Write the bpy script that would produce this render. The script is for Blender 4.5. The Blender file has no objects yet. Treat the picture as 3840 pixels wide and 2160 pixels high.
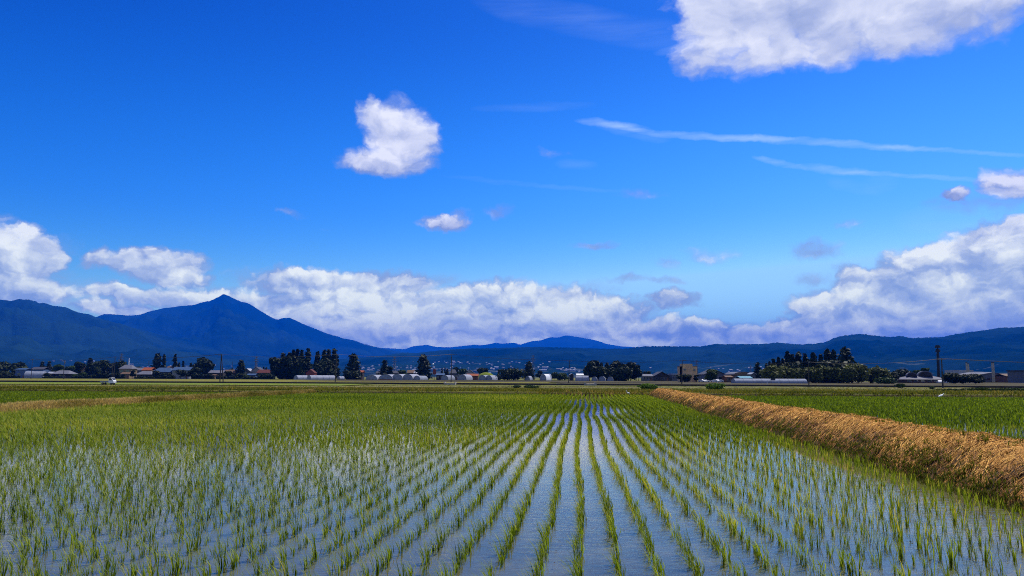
import bpy, math, random
import numpy as np
from mathutils import Vector, Matrix, noise as mnoise

random.seed(7)
RNG = np.random.default_rng(11)
R = math.radians
sc = bpy.context.scene
COL = sc.collection

# ------------------------------------------------------------------ camera
F, CX, CY = 2700.0, 1920.0, 1080.0
CAM_H = 1.474
PITCH, ROLL = R(7.03), R(0.20)
ROWANG = R(5.79)                       # direction of the rice rows, right of the view axis
GZ = -0.85                             # level of the plain beyond the paddies
cam = bpy.data.cameras.new('camera')
cam.sensor_width = 36.0
cam.lens = 36.0 * F / 3840.0
cam.clip_start, cam.clip_end = 0.05, 120000
camo = bpy.data.objects.new('camera', cam)
COL.objects.link(camo)
ROT = Matrix.Rotation(R(90) + PITCH, 3, 'X') @ Matrix.Rotation(ROLL, 3, 'Z')
camo.matrix_world = Matrix.Translation((0, 0, CAM_H)) @ ROT.to_4x4()
sc.camera = camo


def ray(px, py):
    return ROT @ Vector(((px - CX) / F, -(py - CY) / F, -1.0))


def at(px, py, depth):
    d = ray(px, py)
    return Vector((d.x / d.y * depth, depth, CAM_H + d.z / d.y * depth))


def horizon(px):
    lo, hi = 1300.0, 1500.0
    for _ in range(40):
        m = (lo + hi) / 2
        if ray(px, m).z > 0:
            lo = m
        else:
            hi = m
    return lo


def depth_of(px, base, z=GZ):
    d = ray(px, base)
    return (z - CAM_H) / d.z * d.y


def ground_pt(px, py, z=GZ):
    return at(px, py, depth_of(px, py, z))


def crop(n, cx, cy):
    return 640 * (n - 1) + cx / 4.025, 1240 + cy / 4.025


SA, CA = math.sin(ROWANG), math.cos(ROWANG)


def rowpt(s, d, z=0.0):
    return Vector((s * SA + d * CA, s * CA - d * SA, z))


# ------------------------------------------------------------------ objects
def tag(o, label=None, cat=None, group=None, kind=None):
    if label: o['label'] = label
    if cat: o['category'] = cat
    if group: o['group'] = group
    if kind: o['kind'] = kind
    return o


def empty(name, loc, rz=0.0):
    o = bpy.data.objects.new(name, None)
    o.empty_display_size = 0.2
    o.location = loc
    o.rotation_euler = (0, 0, rz)
    COL.objects.link(o)
    return o


def link(name, me, mat, parent=None):
    o = bpy.data.objects.new(name, me)
    if mat is not None and not me.materials:
        me.materials.append(mat)
    COL.objects.link(o)
    if parent is not None:
        o.parent = parent
    return o


def np_mesh(name, verts, faces, mat=None, tint=None, smooth=False):
    """verts (N,3), faces (M,k) arrays of one face size; tint: one value per vertex."""
    verts = np.asarray(verts, dtype=np.float32)
    faces = np.asarray(faces, dtype=np.int32)
    me = bpy.data.meshes.new(name)
    n, (m, k) = len(verts), faces.shape
    me.vertices.add(n)
    me.vertices.foreach_set('co', verts.ravel())
    me.loops.add(m * k)
    me.loops.foreach_set('vertex_index', faces.ravel())
    me.polygons.add(m)
    me.polygons.foreach_set('loop_start', np.arange(0, m * k, k, dtype=np.int32))
    me.polygons.foreach_set('loop_total', np.full(m, k, dtype=np.int32))
    if smooth:
        me.polygons.foreach_set('use_smooth', np.ones(m, dtype=bool))
    if tint is not None:
        a = me.attributes.new('tint', 'FLOAT', 'POINT')
        a.data.foreach_set('value', np.asarray(tint, dtype=np.float32))
    me.update(calc_edges=True)
    if mat is not None:
        me.materials.append(mat)
    return me


class MB:
    def __init__(self):
        self.v, self.f = [], []

    def poly(self, pts):
        n = len(self.v)
        self.v += [tuple(p) for p in pts]
        self.f.append(tuple(range(n, n + len(pts))))
        return self

    def box(self, x0, x1, y0, y1, z0, z1, taper=0.0):
        n = len(self.v)
        t = taper
        self.v += [(x0, y0, z0), (x1, y0, z0), (x1, y1, z0), (x0, y1, z0),
                   (x0 + t, y0 + t, z1), (x1 - t, y0 + t, z1), (x1 - t, y1 - t, z1), (x0 + t, y1 - t, z1)]
        self.f += [tuple(n + i for i in q) for q in
                   ((0, 3, 2, 1), (4, 5, 6, 7), (0, 1, 5, 4), (1, 2, 6, 5), (2, 3, 7, 6), (3, 0, 4, 7))]
        return self

    def prism(self, outline, a0, a1, axis='y'):
        """outline: list of 2-D points; extruded from a0 to a1 along axis."""
        n, k = len(self.v), len(outline)

        def P(p, a):
            return {'y': (p[0], a, p[1]), 'x': (a, p[0], p[1]), 'z': (p[0], p[1], a)}[axis]
        self.v += [P(p, a0) for p in outline] + [P(p, a1) for p in outline]
        for i in range(k):
            j = (i + 1) % k
            self.f.append((n + i, n + j, n + k + j, n + k + i))
        self.f.append(tuple(n + i for i in reversed(range(k))))
        self.f.append(tuple(n + k + i for i in range(k)))
        return self

    def tube(self, pts, radii, seg=8, cap=True):
        pts = [Vector(p) for p in pts]
        if not hasattr(radii, '__len__'):
            radii = [radii] * len(pts)
        n = len(self.v)
        for i, p in enumerate(pts):
            t = (pts[min(i + 1, len(pts) - 1)] - pts[max(i - 1, 0)]).normalized()
            u = t.orthogonal().normalized() if abs(t.z) > .9 else t.cross(Vector((0, 0, 1))).normalized()
            w = t.cross(u)
            for k in range(seg):
                a = 2 * math.pi * k / seg
                self.v.append(tuple(p + (u * math.cos(a) + w * math.sin(a)) * radii[i]))
        for i in range(len(pts) - 1):
            for k in range(seg):
                l = (k + 1) % seg
                self.f.append((n + i * seg + k, n + i * seg + l, n + (i + 1) * seg + l, n + (i + 1) * seg + k))
        if cap:
            self.f.append(tuple(n + k for k in reversed(range(seg))))
            self.f.append(tuple(n + (len(pts) - 1) * seg + k for k in range(seg)))
        return self

    def mesh(self, name, mat):
        me = bpy.data.meshes.new(name)
        me.from_pydata(self.v, [], self.f)
        me.update()
        if mat: me.materials.append(mat)
        return me

    def build(self, name, mat, parent=None, bevel=0.0):
        o = link(name, self.mesh(name, mat), None, parent)
        if bevel:
            b = o.modifiers.new('bevel', 'BEVEL')
            b.width, b.segments, b.limit_method = bevel, 2, 'ANGLE'
        return o


# ------------------------------------------------------------------ materials
def new_mat(name):
    m = bpy.data.materials.new(name)
    m.use_nodes = True
    nt = m.node_tree
    nt.nodes.clear()
    return m, nt


class NT:
    """small helper to write node trees as expressions"""
    def __init__(self, nt):
        self.nt = nt

    def n(self, typ, **kw):
        nd = self.nt.nodes.new(typ)
        for k, v in kw.items():
            setattr(nd, k, v)
        return nd

    def put(self, sock, v):
        if v is None:
            return
        if isinstance(v, bpy.types.NodeSocket):
            self.nt.links.new(v, sock)
        elif hasattr(sock, 'default_value'):
            try:
                sock.default_value = v
            except Exception:
                sock.default_value = tuple(v) + (1.0,)

    def m(self, op, a, b=None, c=None, clamp=False):
        nd = self.n('ShaderNodeMath', operation=op, use_clamp=clamp)
        for i, x in enumerate((a, b, c)):
            self.put(nd.inputs[i], x)
        return nd.outputs[0]

    def vm(self, op, a, b=None, scale=None):
        nd = self.n('ShaderNodeVectorMath', operation=op)
        self.put(nd.inputs[0], a)
        if b is not None: self.put(nd.inputs[1], b)
        if scale is not None: self.put(nd.inputs['Scale'], scale)
        return nd.outputs['Value'] if op in ('LENGTH', 'DOT_PRODUCT', 'DISTANCE') else nd.outputs[0]

    def sep(self, v):
        nd = self.n('ShaderNodeSeparateXYZ')
        self.put(nd.inputs[0], v)
        return nd.outputs

    def comb(self, x, y, z=0.0):
        nd = self.n('ShaderNodeCombineXYZ')
        for i, q in enumerate((x, y, z)): self.put(nd.inputs[i], q)
        return nd.outputs[0]

    def noise(self, vec, scale, detail=4, rough=.5, dims='3D', dist=0.0, color=False):
        nd = self.n('ShaderNodeTexNoise', noise_dimensions=dims)
        self.put(nd.inputs['Vector'], vec)
        self.put(nd.inputs['Scale'], scale)
        self.put(nd.inputs['Detail'], detail)
        self.put(nd.inputs['Roughness'], rough)
        self.put(nd.inputs['Distortion'], dist)
        return nd.outputs['Color' if color else 'Fac']

    def ss(self, x, a, b, to0=0.0, to1=1.0):
        nd = self.n('ShaderNodeMapRange', interpolation_type='SMOOTHSTEP')
        for i, q in enumerate((x, a, b, to0, to1)): self.put(nd.inputs[i], q)
        return nd.outputs[0]

    def lin(self, x, a, b, to0=0.0, to1=1.0):
        nd = self.n('ShaderNodeMapRange')
        for i, q in enumerate((x, a, b, to0, to1)): self.put(nd.inputs[i], q)
        return nd.outputs[0]

    def mix(self, fac, a, b):
        nd = self.n('ShaderNodeMix', data_type='RGBA')
        self.put(nd.inputs[0], fac)
        for s, q in ((6, a), (7, b)):
            self.put(nd.inputs[s], q if isinstance(q, bpy.types.NodeSocket) else tuple(q) + (1.0,))
        return nd.outputs[2]

    def ramp(self, fac, stops):
        nd = self.n('ShaderNodeValToRGB')
        cr = nd.color_ramp
        while len(cr.elements) < len(stops): cr.elements.new(.5)
        for e, (p, c) in zip(cr.elements, stops):
            e.position, e.color = p, tuple(c) + (1.0,)
        self.put(nd.inputs[0], fac)
        return nd.outputs[0]

    def bump(self, h, strength, dist):
        nd = self.n('ShaderNodeBump')
        self.put(nd.inputs['Strength'], strength)
        self.put(nd.inputs['Distance'], dist)
        self.put(nd.inputs['Height'], h)
        return nd.outputs[0]

    def out(self, shader, vol=None):
        o = self.n('ShaderNodeOutputMaterial')
        if shader is not None: self.nt.links.new(shader, o.inputs['Surface'])
        if vol is not None: self.nt.links.new(vol, o.inputs['Volume'])

    def bsdf(self, color, rough=.7, spec=.3, metal=0.0, normal=None):
        b = self.n('ShaderNodeBsdfPrincipled')
        self.put(b.inputs['Base Color'], color if isinstance(color, bpy.types.NodeSocket) else tuple(color) + (1.0,))
        self.put(b.inputs['Roughness'], rough)
        self.put(b.inputs['Metallic'], metal)
        self.put(b.inputs['Specular IOR Level'], spec)
        if normal is not None: self.put(b.inputs['Normal'], normal)
        return b.outputs[0]


def mottled(name, c, var=.25, scale=1.5, rough=.7, spec=.3, metal=0.0, bump=0.0):
    """plain weathered material: base colour varied by two noises"""
    m, nt = new_mat(name)
    t = NT(nt)
    tc = t.n('ShaderNodeTexCoord').outputs['Object']
    f = t.noise(tc, scale, 5, .6)
    lo = tuple(max(0, x * (1 - var)) for x in c)
    hi = tuple(min(1, x * (1 + var)) for x in c)
    col = t.mix(t.lin(f, .3, .7), lo, hi)
    nrm = t.bump(f, bump, .05) if bump else None
    t.out(t.bsdf(col, rough, spec, metal, nrm))
    return m


def corrugated(name, c, pitch=.35, rough=.7, metal=0.0, spec=.12, var=.2):
    """roof sheet or tile roof: ridges as bump along object x, plus weathering"""
    m, nt = new_mat(name)
    t = NT(nt)
    tc = t.n('ShaderNodeTexCoord').outputs['Object']
    x = t.sep(tc)[0]
    w = t.m('SINE', t.m('MULTIPLY', x, 2 * math.pi / pitch))
    f = t.noise(tc, .8, 5, .65)
    col = t.mix(t.lin(f, .3, .7), tuple(q * (1 - var) for q in c), tuple(min(1, q * (1 + var)) for q in c))
    t.out(t.bsdf(col, rough, spec, metal, t.bump(w, .5, .03)))
    return m


def leafy(name, stops, trans=.3, rough=.6, spec=.08):
    """leaf material: colour by per-leaf 'tint', some light passes through the blade"""
    m, nt = new_mat(name)
    t = NT(nt)
    a = t.n('ShaderNodeAttribute', attribute_name='tint')
    col = t.ramp(a.outputs['Fac'], stops)
    b = t.bsdf(col, rough, spec)
    if trans:
        tr = t.n('ShaderNodeBsdfTranslucent')
        t.put(tr.inputs[0], col)
        mx = t.n('ShaderNodeMixShader')
        t.put(mx.inputs[0], trans)
        nt.links.new(b, mx.inputs[1]); nt.links.new(tr.outputs[0], mx.inputs[2])
        b = mx.outputs[0]
    t.out(b)
    return m


M = {}
M['rice'] = leafy('rice_leaf', [(0, (.055, .098, .004)), (.4, (.145, .212, .007)), (.75, (.29, .36, .015)), (1, (.52, .44, .05))], .5, .5, .12)
M['ricefar'] = M['rice']
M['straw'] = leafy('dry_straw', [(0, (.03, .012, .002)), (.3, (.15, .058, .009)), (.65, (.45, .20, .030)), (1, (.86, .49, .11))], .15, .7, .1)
M['weed'] = leafy('bank_weeds', [(0, (.05, .065, .006)), (.5, (.125, .14, .010)), (.8, (.24, .21, .02)), (1, (.40, .27, .07))], .35)
M['drygrass'] = leafy('yellow_grass', [(0, (.11, .12, .012)), (.5, (.27, .22, .03)), (1, (.58, .42, .13))], .3)
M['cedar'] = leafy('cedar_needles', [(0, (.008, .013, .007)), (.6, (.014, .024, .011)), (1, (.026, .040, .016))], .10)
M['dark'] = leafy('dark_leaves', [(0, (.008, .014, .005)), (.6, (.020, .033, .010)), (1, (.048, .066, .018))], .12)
M['olive'] = leafy('olive_leaves', [(0, (.045, .055, .010)), (.6, (.085, .10, .020)), (1, (.115, .13, .022))], .22)
M['green'] = leafy('fresh_leaves', [(0, (.018, .036, .007)), (.6, (.034, .062, .011)), (1, (.06, .095, .02))], .2)
M['bush'] = leafy('bush_leaves', [(0, (.040, .085, .008)), (.6, (.085, .160, .014)), (1, (.15, .23, .025))], .35)
M['bark'] = mottled('bark', (.06, .045, .035), .4, 2, .9, .1)
M['white'] = mottled('white_paint', (.62, .63, .66), .08, 1, .5)
M['film'] = mottled('greenhouse_film', (.24, .26, .32), .12, .6, .8, .08)
M['filmdull'] = mottled('weathered_film', (.19, .215, .275), .2, .6, .8, .08)
M['filmend'] = mottled('end_film', (.20, .22, .27), .15, .8, .5)
M['steel'] = mottled('galvanised_steel', (.13, .135, .15), .2, 3, .45, .5, .6)
M['concrete'] = mottled('concrete', (.30, .27, .23), .25, .9, .85, .2)
M['darkconc'] = mottled('dark_concrete', (.035, .028, .022), .4, .7, .9, .1)  # near-black tone puts the shade of the canal bank's face into colour
M['polewood'] = mottled('pole_concrete', (.05, .045, .04), .25, 2, .8, .2)
M['black'] = mottled('black_paint', (.012, .012, .014), .3, 2, .6)
M['wire'] = mottled('black_cable', (.01, .01, .012), .1, 2, .6)
M['cream'] = mottled('cream_render', (.20, .145, .09), .15, .6, .85, .15)
M['tan'] = mottled('tan_render', (.60, .38, .20), .15, .35, .85, .15)
M['greywall'] = mottled('grey_siding', (.10, .105, .12), .2, .6, .7)
M['whitewall'] = mottled('white_siding', (.21, .21, .225), .12, .6, .7)
M['darkwall'] = mottled('dark_timber', (.025, .020, .018), .35, .8, .8)
M['brownwall'] = mottled('brown_timber', (.13, .062, .035), .35, .8, .8)
M['bluewall'] = mottled('blue_sheet_wall', (.055, .10, .21), .2, .6, .6)
M['glass'] = mottled('window_glass', (.015, .02, .028), .2, .5, .08, .6)
M['frame'] = mottled('window_frame', (.30, .30, .30), .1, 2, .5)
M['rgrey'] = corrugated('grey_roof', (.11, .115, .145))
M['rdark'] = corrugated('dark_roof', (.045, .048, .065))
M['rblue'] = corrugated('blue_roof', (.035, .075, .16))
M['rred'] = corrugated('red_roof', (.085, .022, .016))
M['rorange'] = corrugated('orange_roof', (.24, .06, .018))
M['rlight'] = corrugated('pale_roof', (.26, .28, .34))
M['rteal'] = corrugated('teal_roof', (.08, .22, .30))
M['rbrown'] = corrugated('brown_roof', (.12, .075, .045))
M['rubber'] = mottled('tyre_rubber', (.015, .015, .015), .2, 8, .9)
M['red'] = mottled('red_sheet', (.15, .03, .022), .2, .7, .6)
M['feather'] = mottled('white_feathers', (.82, .82, .80), .06, 20, .8, .1)
M['beak'] = mottled('yellow_beak', (.45, .28, .04), .1, 20, .5)
M['lamp'] = mottled('lamp_glass', (.85, .86, .88), .04, 5, .3)
M['light'] = mottled('headlight_glass', (.7, .72, .75), .05, 10, .15, .6)
CL_EDGE, CL_H, CL_0, CL_R1, CL_R2, CL_L, CL_K = .62, .42, .50, 1.25, 1.7, 1.7, 2.5
CL_RAMP = [(0, (.26, .33, .52)), (.3, (.38, .44, .61)), (.6, (.57, .61, .72)), (1, (.84, .85, .87))]
SLR, SLG, SLB = 1.6, 1.1, 0
LOWR, LOWG, LOWB = 1.3, 1.34, .22
SKY_R, SKY_RP, SKY_G, SKY_GP, SKY_B, SKY_BP = 8.2, 4.0, 2.20, 2.5, 1.90, 1.86
# ------------------------------------------------------------------ light
SUN_EL, SUN_AZ = R(58), R(38)           # high, ahead and to the right
sd = Vector((math.cos(SUN_EL) * math.sin(SUN_AZ), math.cos(SUN_EL) * math.cos(SUN_AZ), math.sin(SUN_EL)))
sun = bpy.data.lights.new('sun', 'SUN')
sun.energy, sun.angle, sun.color = 5.0, R(0.53), (1.0, .94, .84)
suno = bpy.data.objects.new('sun', sun)
suno.rotation_euler = sd.to_track_quat('Z', 'Y').to_euler()
suno.location = sd * 100
COL.objects.link(suno)

# ------------------------------------------------------------------ sky with clouds (world directions)
world = bpy.data.worlds.new('World')
sc.world = world
world.use_nodes = True
wnt = world.node_tree
wnt.nodes.clear()
W = NT(wnt)
DK = 3840 / 2576.0
# azimuth / slope of a cloud puff from where it stands in the sky


def azv(px, py):
    d = ray(px * DK, py * DK)
    return math.atan2(d.x, d.y), d.z / math.hypot(d.x, d.y)


PUFFS = [  # x, y, half width, half height, weight
    # large cloud, upper right
    (1800, 50, 90, 120, 1), (1790, 135, 75, 60, .75), (1900, 30, 170, 125, 1), (1940, 120, 150, 70, .9),
    (2090, 10, 200, 115, 1), (2120, 105, 150, 62, .85), (2260, 10, 190, 110, 1), (2290, 85, 150, 62, .8),
    (2420, 0, 150, 100, .9), (2500, 10, 110, 85, .8), (2100, -150, 480, 170, 1),
    # round cloud in the middle
    (1008, 338, 84, 82, 1), (958, 292, 46, 42, .85), (1045, 342, 60, 72, .9), (972, 404, 112, 36, 1), (878, 402, 56, 22, .7), (945, 246, 16, 18, .45),
    # small scraps
    (1108, 566, 76, 26, .8), (1148, 548, 36, 24, .6), (1250, 525, 55, 22, .55), (1600, 485, 75, 18, .52), (1490, 616, 55, 15, .62),
    (1790, 635, 80, 26, .5), (1675, 665, 45, 24, .52), (2045, 640, 75, 28, .66), (2410, 487, 62, 25, .8), (2550, 455, 75, 52, .85),
    (2480, 510, 170, 42, .5), (2130, 572, 70, 18, .48), (757, 548, 36, 11, .45), (1680, 757, 78, 28, .85), (1575, 708, 55, 12, .55),
    (1660, 712, 65, 12, .58), (2050, 705, 60, 18, .6), (2000, 750, 60, 16, .55), (1385, 380, 55, 20, .30), (1265, 610, 30, 12, .3), (1390, 610, 22, 14, .3), (840, 580, 40, 10, .25),
    # banks over the mountains, left
    (40, 640, 115, 80, 1), (105, 650, 62, 65, .95), (-60, 620, 120, 85, 1), (60, 725, 150, 45, .9), (170, 605, 55, 30, .45),
    (380, 655, 105, 46, 1), (425, 668, 95, 46, .95), (262, 645, 60, 36, .75), (475, 695, 60, 26, .8), (330, 742, 160, 32, .75),
    (500, 745, 160, 34, .85), (300, 780, 130, 26, .9), (590, 755, 110, 34, .75), (200, 715, 90, 40, .5), (100, 690, 130, 40, .55),
    # centre
    (790, 716, 190, 42, .95), (950, 722, 170, 42, .9), (640, 700, 95, 24, .55), (800, 778, 280, 52, 1), (1000, 800, 320, 75, 1),
    (900, 855, 450, 55, 1), (1250, 768, 160, 62, 1), (1400, 775, 190, 55, 1), (1300, 835, 450, 62, 1), (1540, 792, 110, 50, .95),
    (1650, 845, 160, 48, .95), (1790, 855, 150, 46, .95), (1450, 733, 150, 26, .6), (1960, 855, 170, 52, 1), (1110, 715, 60, 26, .6),
    (1500, 900, 1100, 55, 1), (760, 850, 200, 60, .9),
    # right
    (2510, 640, 190, 88, 1), (2350, 690, 160, 72, 1), (2570, 590, 130, 50, .95), (2460, 612, 100, 44, .9), (2200, 725, 130, 55, .95),
    (2100, 775, 150, 55, .95), (2300, 785, 320, 85, 1), (2500, 780, 320, 100, 1), (2040, 820, 160, 48, .95), (2650, 700, 260, 160, 1), (2140, 690, 60, 30, .7),
]
WISPS = [  # x0, y0, x1, y1, half width, strength: ice trails drawn out by the wind
    (1455, 302, 1640, 322, 15, .24), (1560, 320, 1980, 352, 13, .30), (1850, 345, 2330, 375, 13, .24), (2200, 368, 2600, 384, 8, .17), (1500, 310, 1680, 345, 22, .13),
    (1900, 395, 2020, 425, 11, .26), (1985, 420, 2200, 440, 13, .26), (2120, 436, 2500, 450, 9, .26), (2080, 455, 2200, 485, 18, .08),
    (1220, 5, 1760, 95, 45, .07), (1200, 272, 1480, 262, 14, .05), (1130, 445, 1560, 480, 7, .06), (1660, 130, 1780, 110, 14, .10),
    (2180, 480, 2260, 450, 30, .10), (1400, 410, 1500, 415, 16, .07), (2270, 560, 2600, 540, 40, .10),
]
gen = W.n('ShaderNodeTexCoord').outputs['Generated']
X, Y, Z = W.sep(gen)
rh = W.m('MAXIMUM', W.m('SQRT', W.m('ADD', W.m('MULTIPLY', X, X), W.m('MULTIPLY', Y, Y))), .02)
az = W.m('ARCTAN2', X, Y)
v = W.m('DIVIDE', W.m('ABSOLUTE', Z), rh)
P0 = W.comb(az, v, 0.0)
# turbulent outlines: bend the coordinates before looking up the puffs
wa = W.vm('SUBTRACT', W.noise(P0, 7.0, 6, .58, color=True), (.5, .5, .5))
wb = W.vm('SUBTRACT', W.noise(P0, 30.0, 6, .62, color=True), (.5, .5, .5))
P1 = W.vm('ADD', P0, W.vm('ADD', W.vm('MULTIPLY', wa, (.10, .055, 0)), W.vm('MULTIPLY', wb, (.030, .022, 0))))
def chain(p, x):
    """p itself, but evaluated after x (keeps the number of live values in the shader small)"""
    nd = W.n('ShaderNodeVectorMath', operation='MULTIPLY_ADD')
    W.put(nd.inputs[0], x); nd.inputs[1].default_value = (1e-9,) * 3; W.put(nd.inputs[2], p)
    return nd.outputs[0]


# billowing detail: rounded heads (inverted cells) over a fractal
stretch = W.vm('MULTIPLY', P1, (1.0, 1.45, 1.0))


def billow(p):
    f = W.noise(p, 22.0, 8, .60)
    vo = W.n('ShaderNodeTexVoronoi', feature='SMOOTH_F1', voronoi_dimensions='2D')
    W.put(vo.inputs['Vector'], p); W.put(vo.inputs['Scale'], 34.0); W.put(vo.inputs['Detail'], 2.0); W.put(vo.inputs['Roughness'], .55); W.put(vo.inputs['Smoothness'], .6)
    return W.m('ADD', W.m('MULTIPLY', f, .75), W.m('MULTIPLY', W.m('SUBTRACT', .75, vo.outputs['Distance']), .34))


fb = billow(stretch)
# relief: the same billows looked up a little towards the sun; where it is thinner there, the sun gets in
LD = (.008, .017, 0)
fb2 = billow(W.vm('ADD', stretch, LD))
relief = W.m('SUBTRACT', fb, fb2)
r1 = W.noise(stretch, 8.0, 3, .5)
r2 = W.noise(W.vm('ADD', stretch, (.02, .045, 0)), 8.0, 3, .5)
relief2 = W.m('SUBTRACT', r1, r2)
# far banks lie in flat layers one behind the other
lowb = W.ss(v, .06, .20, 1.0, 0.0)
layers = W.m('MULTIPLY', W.m('SUBTRACT', W.noise(W.vm('MULTIPLY', P1, (5.0, 30.0, 1)), 1.0, 5, .55), .5), lowb)
near_c = W.ss(v, .20, .42, 1.0, .75)     # the high clouds are nearer: broader, softer shapes


def nse_for(k, amp, thr=-.17):
    return W.m('MULTIPLY_ADD', W.m('SUBTRACT', fb, .55), CL_EDGE * k * amp, thr * k)


K_HI, K_SCRAP = 1.55, 1.5
nse, nse_hi, nse_scrap = nse_for(CL_K, 1.0), nse_for(K_HI, .95, -.06), nse_for(K_SCRAP, .9, -.11)
detail = W.m('ADD', W.m('MULTIPLY', W.m('MULTIPLY', relief, W.ss(v, .20, .42, 1.0, .45)), CL_R1), W.m('MULTIPLY', relief2, CL_R2))
detail = W.m('MULTIPLY', W.m('ADD', detail, W.m('MULTIPLY', layers, CL_L)), near_c)
prng = random.Random(12)
A_ = L_ = None
for (x, y, rx, ry, w) in PUFFS:
    a0, v0 = azv(x, y)
    a1, _ = azv(x + rx, y)
    _, v1 = azv(x, y - ry)
    Pi = P1 if A_ is None else chain(P1, L_)
    q = W.vm('MULTIPLY', W.vm('SUBTRACT', Pi, (a0, v0, 0)), (1 / abs(a1 - a0), 1 / abs(v1 - v0), 0))
    g = W.m('MULTIPLY_ADD', W.vm('DOT_PRODUCT', q, q), -.55 * w, w)
    kk, nn_ = (K_HI, nse_hi) if y < 460 else (K_SCRAP, nse_scrap) if w < .68 else (CL_K, nse)
    di = W.m('MULTIPLY_ADD', g, kk, nn_, clamp=True)
    base = CL_0 + prng.uniform(-.07, .07) - (.16 if w < .68 else 0) + (.14 if y < 460 else 0)
    li = W.m('MULTIPLY_ADD', W.sep(q)[1], CL_H if y >= 460 else .30, base)
    if A_ is None:
        A_, L_ = di, W.m('MULTIPLY', li, 1.0)
    else:
        A_ = W.m('MAXIMUM', A_, di)
        L_ = W.m('MULTIPLY_ADD', di, W.m('SUBTRACT', li, L_), L_)
        L_ = W.m('MULTIPLY_ADD', A_, 1e-9, L_)
# other clouds all round, away from the view to the north-east
beyond = W.ss(W.m('ABSOLUTE', az), .85, 1.15)
scat = W.m('MULTIPLY', W.ss(W.noise(W.vm('MULTIPLY', P0, (1, 2, 1)), 3.0, 6, .55), .47, .62), beyond)
dens = W.m('MAXIMUM', W.ss(A_, 0, 1), scat)
light = W.m('ADD', W.m('MAXIMUM', L_, W.m('MULTIPLY', beyond, .5)), detail, clamp=True)
ccol = W.ramp(light, CL_RAMP)
# far cloud banks and the low sky stand behind many kilometres of air: they are as bright as the rest before that air
lowc = W.ss(v, .02, .24, 1.0, 0.0)
ccol = W.vm('MULTIPLY', ccol, W.vm('ADD', (1, 1, 1), W.vm('MULTIPLY', (LOWR, LOWG, LOWB), W.comb(lowc, lowc, lowc))))
# clear sky: the sky texture, deepened the way a polarised, saturated photograph shows it
sky = W.n('ShaderNodeTexSky', sky_type='NISHITA')
sky.sun_disc = False
sky.sun_elevation, sky.sun_rotation = SUN_EL, SUN_AZ
sky.altitude, sky.air_density, sky.dust_density, sky.ozone_density = 200, 1.0, .4, 2.0
SKY_S = .10
rs = W.n('ShaderNodeSeparateColor')
W.put(rs.inputs[0], sky.outputs[0])
EXPN = ((SKY_R, SKY_RP), (SKY_G, SKY_GP), (SKY_B, SKY_BP))
ch = [W.m('MINIMUM', (.30, .65, 1.2)[i], W.m('MULTIPLY', W.m('POWER', W.m('MULTIPLY', rs.outputs[i], SKY_S), p), k)) for i, (k, p) in enumerate(EXPN)]
cc = W.n('ShaderNodeCombineColor')
for i in range(3): W.put(cc.inputs[i], ch[i])
midb = W.m('MULTIPLY', W.ss(v, .54, .30), W.ss(v, .13, .25))
clear = W.vm('MULTIPLY', cc.outputs[0], W.vm('ADD', (1, 1, 1), W.vm('MULTIPLY', (.25, .27, .10), W.comb(midb, midb, midb))))
skyc = W.vm('MULTIPLY', clear, W.vm('ADD', (1, 1, 1), W.vm('MULTIPLY', (SLR, SLG, SLB), W.comb(lowc, lowc, lowc))))
# ice wisps
final_x = dens
ws = None
streak = W.lin(W.noise(W.vm('MULTIPLY', P0, (7, 60, 1)), 1.0, 5, .6), .25, .75)
Pw = W.vm('ADD', P0, W.vm('ADD', W.vm('MULTIPLY', wa, (.03, .022, 0)), W.vm('MULTIPLY', wb, (.02, .007, 0))))
for (x0, y0, x1, y1, hw, s) in WISPS:
    a0, v0 = azv(x0, y0); a1, v1 = azv(x1, y1)
    am, vmid = azv(x0, y0 + hw)
    hwv = abs(vmid - v0) * (.8 if s > .1 else 1.0)
    L = math.hypot(a1 - a0, v1 - v0)
    ux, uy = (a1 - a0) / L, (v1 - v0) / L
    Pk = chain(Pw, final_x if ws is None else ws)
    rel = W.vm('SUBTRACT', Pk, ((a0 + a1) / 2, (v0 + v1) / 2, 0))
    along = W.vm('DOT_PRODUCT', rel, (ux / (L * .58), uy / (L * .58), 0))
    across = W.vm('DOT_PRODUCT', rel, (-uy / hwv, ux / hwv, 0))
    k = W.m('SUBTRACT', 1.0, W.m('ADD', W.m('POWER', W.m('ABSOLUTE', along), 3.0), W.m('MULTIPLY', across, across)), clamp=True)
    k = W.m('MULTIPLY', k, s)
    ws = k if ws is None else W.m('ADD', ws, k)
ws = W.m('MULTIPLY', ws, W.m('MULTIPLY_ADD', streak, 1.5, .05), clamp=True)
skyc = W.mix(ws, skyc, (.62, .80, 1.0))
final = W.mix(dens, skyc, ccol)
bg = W.n('ShaderNodeBackground')
wnt.links.new(final, bg.inputs[0])
bg.inputs[1].default_value = 1.0
wo = W.n('ShaderNodeOutputWorld')
wnt.links.new(bg.outputs[0], wo.inputs[0])
world.cycles.sampling_method = 'MANUAL'
world.cycles.sample_map_resolution = 512
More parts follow.
